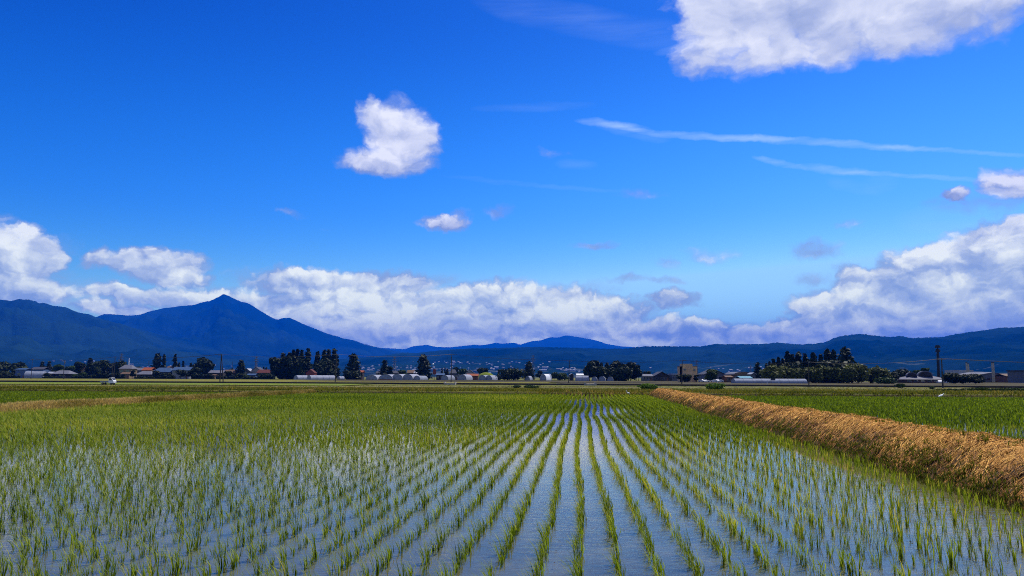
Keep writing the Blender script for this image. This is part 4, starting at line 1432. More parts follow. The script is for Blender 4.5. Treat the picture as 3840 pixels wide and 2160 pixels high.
def greenhouse(n, c0, c1, ct, cb, depth, label, axis='x', length=None, film='film', skirt=None, ends=True, turn=0.0, base=GZ, r=None, group=None):
    """a polytunnel; axis 'x': long side facing us, 'y': arched end facing us"""
    x0, x1, zt = span(n, c0, c1, ct, depth)
    h = zt - base
    root = tag(empty('greenhouse', ((x0 + x1) / 2, depth, base), turn), label, 'greenhouse', group)
    w = x1 - x0
    if axis == 'y':
        hw, L = w / 2, length or 20
        sec = [(-hw * math.cos(a), h * math.sin(a) ** .8) for a in np.linspace(0, math.pi, 17)]
        y0, y1 = 0, L
        c = MB().prism(sec, y0, y1, 'y').build('film_cover', M[film], root)
        if ends: MB().prism([(p[0] * .97, p[1] * .97) for p in sec], y0 - .05, y0 - .005, 'y').build('end_wall', M['filmdull'], root)
        fr = MB()
        for k in range(2):
            yy = y0 + k * (y1 - y0) + (-.06 if k == 0 else .06)
            fr.tube([(p[0] * 1.005, yy, p[1] * 1.005) for p in sec], .05, 5)
        fr.build('hoop_frame', M['steel'], root)
        if ends: MB().box(-.7, .7, y0 - .09, y0 - .055, 0, min(1.9, h * .7)).build('door', M['filmend'], root)
        if skirt: MB().box(-hw * 1.01, hw * 1.01, y0 - .12, y0 - .092, 0, .55).build('skirt', M[skirt], root)
    else:
        hd = r or h * 1.15
        if turn: w = (w - 2 * hd * math.sin(abs(turn))) / math.cos(turn)
        sec = [(-hd * math.cos(a), h * math.sin(a) ** .8) for a in np.linspace(0, math.pi, 17)]
        MB().prism(sec, -w / 2, w / 2, 'x').build('film_cover', M[film], root)
        for s_ in (-1, 1):
            a, b = sorted((s_ * (w / 2 + .005), s_ * (w / 2 + .05)))
            MB().prism([(p[0] * .97, p[1] * .97) for p in sec], a, b, 'x').build('end_wall', M['filmend'], root)
        fr = MB()
        for k in np.linspace(-w / 2, w / 2, max(3, int(w / 3))):
            fr.tube([(k, p[0] * 1.012, p[1] * 1.012) for p in sec], .03, 4)
        fr.build('hoop_frame', M['steel'], root)
        if skirt: MB().box(-w / 2, w / 2, -hd * 1.02 - .03, -hd * 1.02, 0, .6).build('skirt', M[skirt], root)
    return root


# left village
house(1, 285, 450, 568, 590, 515, 'blue-walled shed left of the large grey-blue greenhouse', 'rblue', 'bluewall', 'side', 8, 1, name='shed', cat='shed')
house(1, 520, 720, 548, 588, 545, 'dark-roofed house half hidden behind the large grey-blue greenhouse', 'rdark', 'bluewall', 'side', 9, 2)
greenhouse(1, 400, 690, 614, 715, 500, 'large grey-blue greenhouse at the left of the village', 'x', film='filmdull', r=4.4, turn=R(15))
house(1, 745, 865, 620, 648, 505, 'small shed with white posts left of the grey hip-roofed house', 'rlight', 'darkwall', 'side', 4, 0, name='shed', cat='shed')
house(1, 835, 1115, 600, 652, 500, 'grey hip-roofed house with deep eaves', 'rgrey', 'darkwall', 'hip', 9, 3, over=1.4)
house(1, 1262, 1375, 562, 612, 560, 'tan-roofed house half hidden by the dark grove', 'rbrown', 'cream', 'front', 8, 2)
house(1, 1845, 2040, 515, 575, 530, 'two-storey cream house with a pale grey roof right of the grove', 'rgrey', 'cream', 'hip', 9, 2, 2)
house(1, 1850, 1990, 628, 655, 500, 'low tan shed in front of the cream house', 'rbrown', 'cream', 'side', 5, 1, name='shed', cat='shed')
house(1, 2020, 2200, 558, 600, 560, 'grey-roofed house between the cream house and the orange roof', 'rgrey', 'greywall', 'side', 8, 2)
house(1, 2180, 2330, 555, 600, 550, 'house with the bright orange roof', 'rorange', 'cream', 'side', 8, 2)
house(1, 2100, 2340, 610, 660, 510, 'wide grey-roofed house in front of the orange roof', 'rgrey', 'darkwall', 'hip', 9, 3, over=1.0)
house(1, 2340, 2640, 558, 625, 520, 'blue-grey roofed house below the pair of cedars', 'rblue', 'darkwall', 'hip', 9, 3, over=.9)
house(2, -40, 100, 535, 590, 575, 'brown-roofed house behind the lone slim cedar', 'rbrown', 'darkwall', 'side', 8, 2)
house(2, 60, 335, 548, 602, 520, 'white two-storey house with a bright blue roof', 'rblue', 'whitewall', 'side', 9, 3, 2)
house(2, 605, 830, 598, 640, 530, 'long grey-roofed house behind the A-frame pole', 'rgrey', 'darkwall', 'side', 8, 3)
house(2, 640, 700, 660, 676, 500, 'tiny cream shed left of the A-frame pole', 'rbrown', 'cream', 'side', 4, 1, name='shed', cat='shed', door=False)
house(2, 820, 1010, 590, 640, 560, 'brown-roofed house right of the A-frame pole', 'rbrown', 'darkwall', 'side', 8, 2)
house(2, 1130, 1230, 570, 612, 570, 'small house with a pale grey gable right of the cone-shaped conifer', 'rlight', 'greywall', 'front', 8, 1)
house(2, 1215, 1430, 550, 625, 575, 'dark gabled house with a white gable edge', 'rdark', 'whitewall', 'front', 9, 2)
house(2, 1165, 1305, 648, 672, 505, 'low blue-walled shed before the gabled houses', 'rblue', 'bluewall', 'side', 5, 1, name='shed', cat='shed')
house(2, 1330, 1540, 588, 640, 530, 'dark red-roofed house at the left of the cedar grove', 'rred', 'darkwall', 'side', 9, 2)
house(2, 2055, 2195, 582, 642, 480, 'red gabled hut between the two cedar clumps', 'rred', 'red', 'front', 6, 0, name='hut', cat='hut', over=.25, door=False)
greenhouse(2, 1855, 2090, 674, 745, 452, 'left of the twin white arched greenhouses', 'x', r=3.4, turn=R(38), group='twin white greenhouses')
greenhouse(2, 2070, 2482, 674, 745, 444, 'longer right one of the twin white arched greenhouses', 'x', r=3.4, turn=R(38), group='twin white greenhouses')
greenhouse(2, 2500, 2640, 688, 742, 452, 'short pale greenhouse right of the leaning thin pole', 'x', r=3.2, turn=R(30))
# middle
house(3, 265, 345, 600, 632, 520, 'small orange-roofed house right of the big cone-shaped fir', 'rorange', 'darkwall', 'side', 7, 1)
for c0, c1, ct, film, sk, lab in ((362, 548, 668, 'film', None, 'leftmost rounded greenhouse of the middle row'), (556, 782, 660, 'film', 'red', 'rounded greenhouse with a red base'),
                                  (752, 935, 655, 'film', None, 'white greenhouse right of the red-based one'), (916, 1085, 655, 'film', None, 'bright greenhouse behind a small dark bush'),
                                  (1086, 1195, 680, 'filmdull', None, 'small dull greenhouse at the foot of the biggest fir'), (1500, 1618, 672, 'filmdull', None, 'dull greenhouse left of the straight pole'),
                                  (1752, 1892, 660, 'film', None, 'white greenhouse right of the straight pole'), (2066, 2185, 670, 'filmdull', None, 'blue-grey greenhouse before the grassy mound'),
                                  (2170, 2280, 675, 'film', None, 'bright white greenhouse at the foot of the grassy mound')):
    greenhouse(3, c0, c1, ct, 715, 466, lab, 'y', 14, film, sk, turn=R(-14), group='greenhouses of the middle row')
house(3, 1430, 1565, 645, 672, 490, 'low house with a blue roof right of the biggest fir', 'rblue', 'darkwall', 'side', 7, 2)
house(3, 1610, 1775, 655, 672, 486, 'low grey-white building behind the straight pole', 'rdark', 'whitewall', 'flat', 8, 2, name='storehouse', cat='storehouse')
house(3, 1640, 1740, 585, 640, 560, 'grey house with a dark roof behind the straight pole', 'rdark', 'greywall', 'hip', 8, 2)
house(3, 1870, 2010, 588, 640, 560, 'dark house with a pale gable edge left of the grassy mound', 'rdark', 'whitewall', 'front', 8, 1)
house(3, 1895, 2075, 650, 685, 486, 'low orange-brown roofed shed before the grassy mound', 'rorange', 'brownwall', 'side', 6, 1, name='shed', cat='shed')
house(3, 1100, 1200, 612, 645, 540, 'small pale-roofed house half hidden by the biggest fir', 'rlight', 'darkwall', 'side', 7, 1)
house(3, 1000, 1120, 595, 640, 560, 'brown-roofed house left of the biggest fir', 'rbrown', 'darkwall', 'side', 7, 1)
house(3, 530, 600, 612, 645, 540, 'white-walled house left of the triangular fir', 'rdark', 'whitewall', 'side', 7, 1)
house(3, 760, 880, 605, 645, 560, 'dark-roofed house right of the triangular fir', 'rdark', 'greywall', 'side', 7, 2)
# small grassy mound
xm0, xm1, zm = span(3, 2030, 2345, 625, 505)
S1, S2 = np.meshgrid(np.linspace(-1, 1, 30), np.linspace(-1, 1, 16), indexing='ij')
hm = np.clip(1 - S1 ** 2, 0, 1) ** .7 * np.clip(1 - S2 ** 2, 0, 1) ** .7 * (zm - GZ) * (.85 + .3 * fbm(S1 * 2 + 4, S2 * 2, 3, seed=14))
mo = link('mound', grid_mesh('mound', np.stack([(xm0 + xm1) / 2 + S1 * (xm1 - xm0) / 2, 505 + S2 * 9, GZ - .1 + hm], -1), M['crop']), None)
tag(mo, kind='structure')
greenhouse(4, 418, 520, 654, 705, 470, 'brilliant white tent-like greenhouse right of the columnar fir', 'y', 10, 'white', turn=R(-20))
greenhouse(4, 500, 568, 652, 700, 480, 'smaller white greenhouse beside the tent-like one', 'y', 8, 'film', turn=R(-14))
greenhouse(4, 200, 270, 684, 722, 440, 'small white greenhouse at the right foot of the dome-shaped tree', 'y', 8, 'film', turn=R(-14))
greenhouse(4, 960, 1155, 680, 715, 410, 'low teal-sided greenhouse with a white end', 'x', film='film', r=2.5, skirt=None)
house(4, 965, 1095, 648, 675, 440, 'long white-roofed shed behind the teal-sided greenhouse', 'white', 'whitewall', 'side', 7, 0, name='shed', cat='shed', door=False)
house(4, 860, 935, 645, 672, 450, 'small pale-roofed hut right of the far pole', 'rlight', 'darkwall', 'front', 6, 0, name='hut', cat='hut', door=False)
greenhouse(4, 1200, 1282, 695, 722, 400, 'leftmost low grey greenhouse before the broad dark wood', 'y', 10, 'filmdull', turn=R(-10))
greenhouse(4, 1305, 1408, 688, 722, 400, 'middle low grey greenhouse before the broad dark wood', 'y', 10, 'filmdull', turn=R(-10))
greenhouse(4, 1435, 1528, 695, 722, 400, 'rightmost low grey greenhouse before the broad dark wood', 'y', 10, 'filmdull', turn=R(-10))
house(4, 1950, 2110, 655, 690, 440, 'grey-blue house left of the big dark-roofed hall', 'rgrey', 'greywall', 'side', 8, 3)
house(4, 2105, 2350, 618, 690, 450, 'big dark-roofed hall with a low gable', 'rdark', 'darkwall', 'front', 14, 3, name='hall', cat='hall')
house(4, 2375, 2525, 648, 664, 450, 'flat pale building right of the dark-roofed hall', 'rlight', 'greywall', 'flat', 9, 3, name='workshop', cat='workshop')
# right: tan concrete building with stair tower
x0, x1, zt = span(4, 2532, 2752, 545, 345)
_, _, z2 = span(4, 2532, 2620, 503, 345)
b = tag(empty('office_building', ((x0 + x1) / 2, 345, GZ)), 'tan concrete building with a raised stair tower and few windows', 'building')
hw, hh_ = (x1 - x0) / 2, zt - GZ
MB().box(-hw, hw, -5, 5, -.3, hh_).build('wall', M['tan'], b)
MB().box(-hw - .15, hw + .15, -5.15, 5.15, hh_ + .003, hh_ + .25).build('parapet', M['cream'], b)
MB().box(-hw, -hw + 8 * .6, -5.2, 0, 0, z2 - GZ).build('stair_tower', M['tan'], b)
for i, (xx, zz) in enumerate(((hw * .15, .72), (hw * .15, .45), (hw * .62, .72), (-hw * .7, .75), (-hw * .7, .45))):
    y_ = -5 if xx > -hw * .4 else -5.2
    f = MB().box(xx - .6, xx + .6, y_ - .06, y_, hh_ * zz, hh_ * zz + .9).build('window', M['frame'], b)
    MB().box(xx - .5, xx + .5, y_ - .08, y_ - .06, hh_ * zz + .08, hh_ * zz + .82).build('pane', M['glass'], f)
MB().box(hw * .75, hw * .95, -5.05, -5, 0, 2).build('door', M['brownwall'], b)
house(5, 265, 595, 585, 665, 385, 'dark wide-roofed hall half hidden by the rounded green tree', 'rdark', 'greywall', 'front', 14, 3, name='hall', cat='hall')
house(5, 695, 985, 622, 668, 345, 'arched-roof hall with a tan front', 'rgrey', 'cream', 'arch', 14, 3, name='hall', cat='hall')
house(5, 615, 730, 678, 705, 340, 'reddish low shed left of the arched-roof hall', 'rbrown', 'brownwall', 'side', 7, 1, name='shed', cat='shed')
house(5, 822, 1015, 684, 722, 305, 'pale blue sheet-roofed shed behind the long low greenhouse', 'rteal', 'bluewall', 'side', 7, 1, name='shed', cat='shed')
house(5, 1000, 1085, 632, 662, 315, 'small tower-like hut with a pinkish roof left of the upright cedar', 'rlight', 'greywall', 'front', 5, 1, name='hut', cat='hut')
greenhouse(5, 760, 1840, 725, 775, 290, 'very long low grey greenhouse in front of the olive trees', 'x', film='filmdull', r=2.8)
# temple-like roof building
x0, x1, zt = span(6, 668, 1342, 700, 340)
_, _, zg = span(6, 960, 1190, 608, 340)
_, _, zg2 = span(6, 780, 960, 630, 340)
_, _, ze = span(6, 668, 1342, 732, 340)
b = tag(empty('hall', ((x0 + x1) / 2, 340, GZ)), 'brown hall with a broad grey temple-like roof and two raised gables', 'hall')
w, he, hm_ = x1 - x0, ze - GZ, zt - GZ
MB().box(-w / 2 + 1.2, w / 2 - 1.2, -5, 5, -.3, he).build('wall', M['brownwall'], b)
rf = MB()
rf.v += [(-w / 2, -6.5, he - .1), (w / 2, -6.5, he - .1), (w / 2, 6.5, he - .1), (-w / 2, 6.5, he - .1), (-w / 2 + 6, -1.5, hm_ + .6), (w / 2 - 6, -1.5, hm_ + .6), (w / 2 - 6, 1.5, hm_ + .6), (-w / 2 + 6, 1.5, hm_ + .6)]
rf.f += [(0, 1, 5, 4), (1, 2, 6, 5), (2, 3, 7, 6), (3, 0, 4, 7), (4, 5, 6, 7), (3, 2, 1, 0)]
rfo = rf.build('roof', M['rgrey'], b)
cx_ = (x0 + x1) / 2
for c0, c1, zt_ in ((800, 945, zg2), (975, 1175, zg)):
    a0, a1, _ = span(6, c0, c1, 650, 340)
    a0 -= cx_; a1 -= cx_
    hw = (a1 - a0) / 2
    zz = hm_ + .35
    sec = [((a0 + a1) / 2 - hw * math.cos(a), zz + (zt_ - GZ - zz) * math.sin(a) ** .75) for a in np.linspace(0, math.pi, 13)]
    g = MB().prism(sec, -3.4, 2.5, 'y').build('dormer', M['rgrey'], b)
    g.location = ((a0 + a1) / 2, 0, 0)
    g.data.transform(Matrix.Translation((-(a0 + a1) / 2, 0, 0)))
    g.rotation_euler = (0, 0, R(-24))
    MB().prism([((a0 + a1) / 2 + (p[0] - (a0 + a1) / 2) * .84, zz + (p[1] - zz) * .84) for p in sec], -3.46, -3.405, 'y').build('gable', M['darkwall'], g).data.transform(Matrix.Translation((-(a0 + a1) / 2, 0, 0)))
for k in range(6):
    xx = -w / 2 + 2.6 + k * (w - 5.2) / 5
    f = MB().box(xx - 1.0, xx + 1.0, -5.08, -5, .7, 1.9).build('window', M['frame'], b)
    MB().box(xx - .9, xx + .9, -5.1, -5.08, .78, 1.82).build('pane', M['glass'], f)
# factory with chimneys
house(6, 1590, 2240, 628, 690, 420, 'wide grey factory shed with a low gable right of the clump of bushes', 'rgrey', 'greywall', 'front', 22, 4, name='factory', cat='factory')
house(6, 1480, 1700, 595, 660, 470, 'grey factory block behind the factory shed with a shining white roof edge', 'rlight', 'greywall', 'flat', 14, 2, name='factory', cat='factory')
house(6, 2200, 2450, 650, 690, 400, 'brown-roofed low building left of the grey apartment block', 'rbrown', 'brownwall', 'side', 10, 4, name='school', cat='building')
house(6, 2425, 2660, 597, 612, 380, 'grey flat-roofed apartment block cut by the right edge of the view', 'rdark', 'greywall', 'flat', 12, 4, 3, name='apartment_block', cat='building')


def chimney(n, c0, c1, ct, depth, label, group=None):
    x0, x1, zt = span(n, c0, c1, ct, depth)
    root = tag(empty('chimney', ((x0 + x1) / 2, depth, GZ)), label, 'chimney', group)
    r, h = (x1 - x0) / 2, zt - GZ
    MB().tube([(0, 0, -.3), (0, 0, h * .5), (0, 0, h)], [r * 1.15, r * 1.05, r], 14).build('stack', M['concrete'], root)
    MB().tube([(0, 0, h + .01), (0, 0, h + .35)], [r * 1.2, r * 1.2], 14).build('rim', M['darkconc'], root)


chimney(6, 1694, 1716, 485, 450, 'left one of the hazy pair of chimneys above the white roof edge')
chimney(6, 1722, 1744, 500, 452, 'right one of the hazy pair of chimneys above the white roof edge')
chimney(6, 2080, 2098, 485, 400, 'left one of the tall pale twin chimneys near the right edge')
chimney(6, 2104, 2122, 487, 402, 'right one of the tall pale twin chimneys near the right edge')

# ------------------------------------------------------------------ poles, mast, pylons, wires
TOPS = {}


def pole(key, n, ct, cb, ctop, cbase, label, depth=None, r=.15, arm=0, box=False, name='utility_pole', cat='utility pole', mat='polewood', base=GZ):
    xt, yt = crop(n, ct, ctop); xb, yb = crop(n, cb, cbase)
    dp = depth or depth_of(xb, yb, base)
    Bm, Tm = at(xb, yb, dp), at(xt, yt, dp)
    root = tag(empty(name, (Bm.x, dp, base)), label, cat)
    h, dx = Tm.z - base, Tm.x - Bm.x
    MB().tube([(0, 0, -.4), (dx * .5, 0, h * .5), (dx, 0, h)], [r * 1.2, r, r * .7], 10).build('shaft', M[mat], root)
    TOPS[key] = Vector((Tm.x, dp, Tm.z))
    mbx = MB()
    if arm:
        for k in range(arm):
            zz = h - .35 - k * .7
            MB().box(dx - .95, dx + .95, -r - .12, -r, zz - .06, zz + .06).build('crossarm', M['steel'], root)
            ins = MB()
            for xx in (-.85, 0.0, .85):
                ins.tube([(dx + xx, -r - .06, zz + .065), (dx + xx, -r - .06, zz + .26)], [.05, .07], 6)
            ins.build('insulator', M['filmend'], root)
    if box:
        MB().tube([(dx + .5, -.25, h - 2.0), (dx + .5, -.25, h - 1.0)], [.34, .34], 10).build('transformer', M['steel'], root)
    return root


pole('a', 1, 490, 468, 425, 715, 'thin pole before the large grey-blue greenhouse', 400, .13, 1)
pole('b', 1, 972, 958, 440, 722, 'pole with a transformer before the grey hip-roofed house', 400, .15, 2, True)
pole('c', 1, 1740, 1712, 390, 748, 'tall leaning pole right behind the small white truck', None, .17, 1)
pole('c2', 1, 1700, 1688, 480, 735, 'short leaning pole just left of the tall leaning pole', 345, .13)
# A-frame pole: two legs meeting at the top
xa, ya = crop(2, 765, 350); xb1, yb1 = crop(2, 742, 790); xb2, yb2 = crop(2, 795, 790)
dpt = depth_of((xb1 + xb2) / 2, yb1)
ap, bp1, bp2 = at(xa, ya, dpt), at(xb1, yb1, dpt), at(xb2, yb2, dpt)
root = tag(empty('utility_pole', (ap.x, dpt, GZ)), 'A-frame pole with two splayed legs before the village', 'utility pole')
hA = ap.z - GZ
for q_ in (bp1, bp2):
    MB().tube([(q_.x - ap.x, 0, -.4), ((q_.x - ap.x) * .06, 0, hA)], [.18, .12], 10).build('leg', M['polewood'], root)
MB().box(-.9, .9, -.26, -.15, hA - .5, hA - .38).build('crossarm', M['steel'], root)
MB().box((bp1.x - ap.x) * .5, (bp2.x - ap.x) * .5, -.14, -.04, hA * .5, hA * .5 + .12).build('brace', M['steel'], root)
TOPS['d'] = ap
pole('e', 2, 2508, 2482, 350, 790, 'thin leaning pole at the right end of the twin white greenhouses', None, .14, 1)
pole('f', 3, 1666, 1656, 350, 785, 'straight dark pole between the biggest fir and the dome-shaped tree', None, .16, 1)
pole('g', 4, 867, 855, 445, 795, 'dark pole left of the broad dark wood', None, .15, 1)
pole('h', 4, 2570, 2562, 440, 815, 'dark pole before the tan concrete building', None, .15, 1)
pole('i', 5, 1895, 1906, 465, 855, 'thin dark pole before the right-hand wood', None, .12)
pole('j', 6, 1330, 1352, 415, 865, 'dark pole with a crossarm right of the black mast', None, .16, 1)
pole('k', 2, 936, 930, 465, 590, 'small distant lamp-topped pole right of the A-frame pole', 620, .16, 0)
pole('l', 1, 440, 440, 470, 600, 'small distant pole behind the blue-walled shed', 600, .14, 1)
pole('m', 1, 2240, 2238, 465, 600, 'small distant pole left of the pair of cedars', 620, .14, 1)
pole('n', 5, 521, 521, 725, 800, 'short white marker post beside the right-hand bright bush', 150, .06, 0, False, 'marker_post', 'post', 'white')
pole('o', 1, 1525, 1525, 748, 775, 'short yellowish marker post left of the small white truck', 215, .07, 0, False, 'marker_post', 'post', 'cream')


def wires(a, b, label, sag=1.0):
    A, B = (TOPS[a] if isinstance(a, str) else a), (TOPS[b] if isinstance(b, str) else b)
    mb = MB()
    for off in (-.8, 0, .8):
        pts = []
        for i in range(17):
            f = i / 16
            p = A.lerp(B, f) + Vector((0, off, -.1 - sag * 4 * f * (1 - f)))
            pts.append(p)
        mb.tube(pts, .024, 4)
    o = mb.build('power_line', M['wire'])
    tag(o, label, 'power line', 'power line spans across the plain')


left_end = TOPS['a'] + Vector((-80, 5, 2.5)); right_end = TOPS['j'] + Vector((75, -5, -2.0))
wires(left_end, 'a', 'power line leaving the left edge of the view', .8)
wires('a', 'b', 'power line from the thin pole to the transformer pole', .3)
wires('b', 'c', 'power line from the transformer pole to the tall leaning pole', .6)
wires('c', 'd', 'power line from the tall leaning pole to the A-frame pole', 1.0)
wires('d', 'e', 'power line from the A-frame pole past the cedar grove', 1.0)
wires('e', 'f', 'power line above the middle row of greenhouses', 1.0)
wires('f', 'g', 'power line above the dome-shaped tree', .6)
wires('g', 'h', 'power line crossing before the broad dark wood', .8)
wires('h', 'i', 'power line from the tan building to the right-hand wood', .8)
wires('i', 'j', 'power line from the right-hand wood to the crossarm pole', .8)
wires('j', right_end, 'power line leaving the right edge of the view', .5)
# black mast with antenna platforms
x0, x1, zt = span(6, 1250, 1292, 242, 365)
xb, _, _ = span(6, 1284, 1300, 700, 365)
root = tag(empty('mast', (xb, 365, GZ)), 'tall black mast with two antenna platforms behind the temple-roofed hall', 'mast')
h, dx = zt - GZ, (x0 + x1) / 2 - xb
MB().tube([(0, 0, -.4), (dx * .9, 0, h * .84)], [.76, .60], 14).build('shaft', M['black'], root)
MB().tube([(dx * .9, 0, h * .84), (dx, 0, h)], [.45, .30], 10).build('upper_shaft', M['black'], root)
for zf, rr_ in ((.86, 1.15), (.97, 1.3)):
    pf = MB().tube([(dx * .95, 0, h * zf), (dx * .95, 0, h * zf + .6)], [rr_, rr_], 16).build('platform', M['black'], root)
    MB().tube([(dx * .95, 0, h * zf + .6), (dx * .95, 0, h * zf + 1.3)], [rr_ * .8, rr_ * .75], 12).build('antenna', M['black'], pf)


def pylon(n, cx_, ct, cb, depth, label, w=.16, mat='steel', bands=False):
    xx, yt = crop(n, cx_, ct)
    Tm = at(xx, yt, depth)
    root = tag(empty('pylon', (Tm.x, depth, GZ)), label, 'pylon', None)
    h = Tm.z - GZ
    hw = h * w / 2
    r = h * .006
    fr = MB()
    c4 = [(-1, -1), (1, -1), (1, 1), (-1, 1)]
    lev = [0, .2, .38, .54, .68, .8, .9, 1.0]
    wd = lambda f: hw * (1 - .86 * f)
    for (a, b_) in c4:
        fr.tube([(a * wd(f), b_ * wd(f), f * h) for f in lev], r * 1.4, 4)
    for f0, f1 in zip(lev, lev[1:]):
        for i in range(4):
            a, b_ = c4[i], c4[(i + 1) % 4]
            fr.tube([(a[0] * wd(f0), a[1] * wd(f0), f0 * h), (b_[0] * wd(f1), b_[1] * wd(f1), f1 * h)], r, 3)
            fr.tube([(b_[0] * wd(f0), b_[1] * wd(f0), f0 * h), (a[0] * wd(f1), a[1] * wd(f1), f1 * h)], r, 3)
    fr.build('lattice', M[mat], root)
    if bands:
        for f in (.80, .93):
            MB().tube([(0, 0, f * h), (0, 0, f * h + h * .03)], [hw * .5, hw * .5], 12).build('dish_platform', M['white'], root)
    else:
        for f in (.74, .84, .94):
            L = hw * 1.25 * (1.15 - .4 * (f - .74) / .2)
            MB().box(-L, L, -r * 2, r * 2, f * h - r * 2, f * h + r * 2).build('crossarm', M[mat], root)


pylon(1, 1835, 342, 480, 1500, 'faint lattice pylon left of the white communication tower')
pylon(1, 1950, 412, 520, 900, 'white communication tower above the cream house', .07, 'white', True)
pylon(2, 1295, 385, 550, 1400, 'faint lattice pylon left of the big cedar grove')
pylon(3, 805, 385, 520, 1500, 'faint lattice pylon behind the middle greenhouses')
pylon(4, 318, 365, 480, 1600, 'faint lattice pylon behind the columnar fir')
pylon(5, 208, 440, 640, 1300, 'faint lattice pylon right of the tan concrete building')
pylon(5, 1022, 520, 640, 1300, 'faint lattice pylon left of the upright cedar')

# street lamp with a bright head, red banner, road sign, culvert
x_, y_ = crop(3, 1387, 505)
Tm = at(x_, y_, 540)
root = tag(empty('street_lamp', (Tm.x, 540, GZ)), 'street lamp with a gleaming white globe right of the biggest fir', 'street lamp')
MB().tube([(0, 0, -.3), (0, 0, Tm.z - GZ - .4)], [.14, .09], 8).build('post', M['steel'], root)
prof = [(.05 + .62 * math.sin(a), -math.cos(a) * .62) for a in np.linspace(.1, math.pi - .05, 9)]
MB().tube([(0, 0, Tm.z - GZ + p[1]) for p in prof], [p[0] for p in prof], 14).build('globe', M['lamp'], root)
x0, x1, zt = span(3, 1385, 1432, 582, 470)
_, _, zb = span(3, 1385, 1432, 660, 470)
root = tag(empty('banner_sign', ((x0 + x1) / 2, 470, GZ)), 'upright red signboard on a post right of the biggest fir', 'sign')
MB().tube([(0, .1, -.3), (0, .1, zt - GZ)], .12, 8).build('post', M['steel'], root)
MB().box(-(x1 - x0) / 2, (x1 - x0) / 2, -.15, -.03, zb - GZ, zt - GZ).build('board', M['red'], root)
x0, x1, zt = span(5, 1328, 1396, 722, 200)
_, _, zb = span(5, 1328, 1396, 750, 200)
root = tag(empty('road_sign', ((x0 + x1) / 2, 200, GZ + .4)), 'dark green signboard on two pale posts before the long low greenhouse', 'sign')
MB().box(-(x1 - x0) / 2, (x1 - x0) / 2, -.1, -.03, zb - GZ - .4, zt - GZ - .4).build('board', M['rdark'], root)
for s_ in (-1, 1):
    MB().tube([(s_ * 1.6, 0, -.3), (s_ * 1.6, 0, zb - GZ - .3)], .05, 6).build('post', M['white'], root)
for n, c0, c1, cy_, lab in ((3, 1515, 1695, 818, 'pale concrete culvert slab on the canal bank below the straight pole'), (4, 1095, 1260, 826, 'grey concrete culvert slab on the canal bank before the broad dark wood')):
    x0, x1, _ = span(n, c0, c1, 810, 203)
    yy = 203.5 - .22 * (x0 + x1) / 2 + 3
    mb = MB().box(x0, x1, yy - 1.5, yy + 3.5, GZ - .2, GZ + .5)
    for s_ in (x0, x1 - .25): mb.box(s_, s_ + .25, yy - 1.5, yy + 3.5, GZ + .503, GZ + .75)
    tag(mb.build('culvert', M['concrete']), lab, 'culvert')

# ------------------------------------------------------------------ vehicles


def wheel(parent, x, y, r):
    t = MB().tube([(x, y - .09, r), (x, y + .09, r)], [r, r], 16).build('wheel', M['rubber'], parent)
    MB().tube([(x, y - .11, r), (x, y - .091, r)], [r * .55, r * .55], 12).build('rim', M['steel'], t)


xt0, yt0 = crop(1, 1525, 820); xt1, _ = crop(1, 1730, 820)
dpt = 172.0
A, B = at(xt0, yt0, dpt), at(xt1, yt0, dpt)
L = B.x - A.x
k = L / 3.35
root = tag(empty('truck', ((A.x + B.x) / 2, dpt, GZ + .12)), 'small white flatbed truck parked on the track at the left', 'truck')
root.scale = (k, k, k)
# facing right; x -1.67..1.67
cab = [(.45, .42), (.45, 1.62), (.62, 1.74), (1.15, 1.74), (1.52, 1.12), (1.67, .98), (1.67, .42)]
MB().prism(cab, -.70, .70, 'y').build('cab', M['white'], root, .03)
f = MB().prism([(.60, 1.12), (.60, 1.58), (1.06, 1.60), (1.36, 1.12)], -.712, -.702, 'y').build('window', M['glass'], root)
MB().prism([(.60, 1.12), (.60, 1.58), (1.06, 1.60), (1.36, 1.12)], .702, .712, 'y').build('window', M['glass'], root)
MB().poly([(1.21, -.60, 1.66), (1.535, -.60, 1.12), (1.535, .60, 1.12), (1.21, .60, 1.66)]).build('windscreen', M['glass'], root)
MB().poly([(.443, -.55, 1.1), (.443, .55, 1.1), (.443, .55, 1.55), (.443, -.55, 1.55)]).build('rear_window', M['glass'], root)
bed = MB().box(-1.67, .40, -.70, .70, .55, .62)
bed.box(-1.67, .40, -.70, -.66, .623, .93).box(-1.67, .40, .66, .70, .623, .93).box(-1.67, -1.63, -.655, .655, .623, .93)
bed.build('bed', M['filmend'], root)
MB().box(-1.55, 1.5, -.45, .45, .30, .415).build('chassis', M['black'], root)
for xx in (-.95, 1.12):
    for yy in (-.60, .60): wheel(root, xx, yy, .27)
for yy in (-.48, .48): MB().box(1.672, 1.70, yy - .14, yy + .14, .62, .78).build('headlight', M['light'], root)
MB().box(1.672, 1.72, -.66, .66, .40, .52).build('bumper', M['filmend'], root)


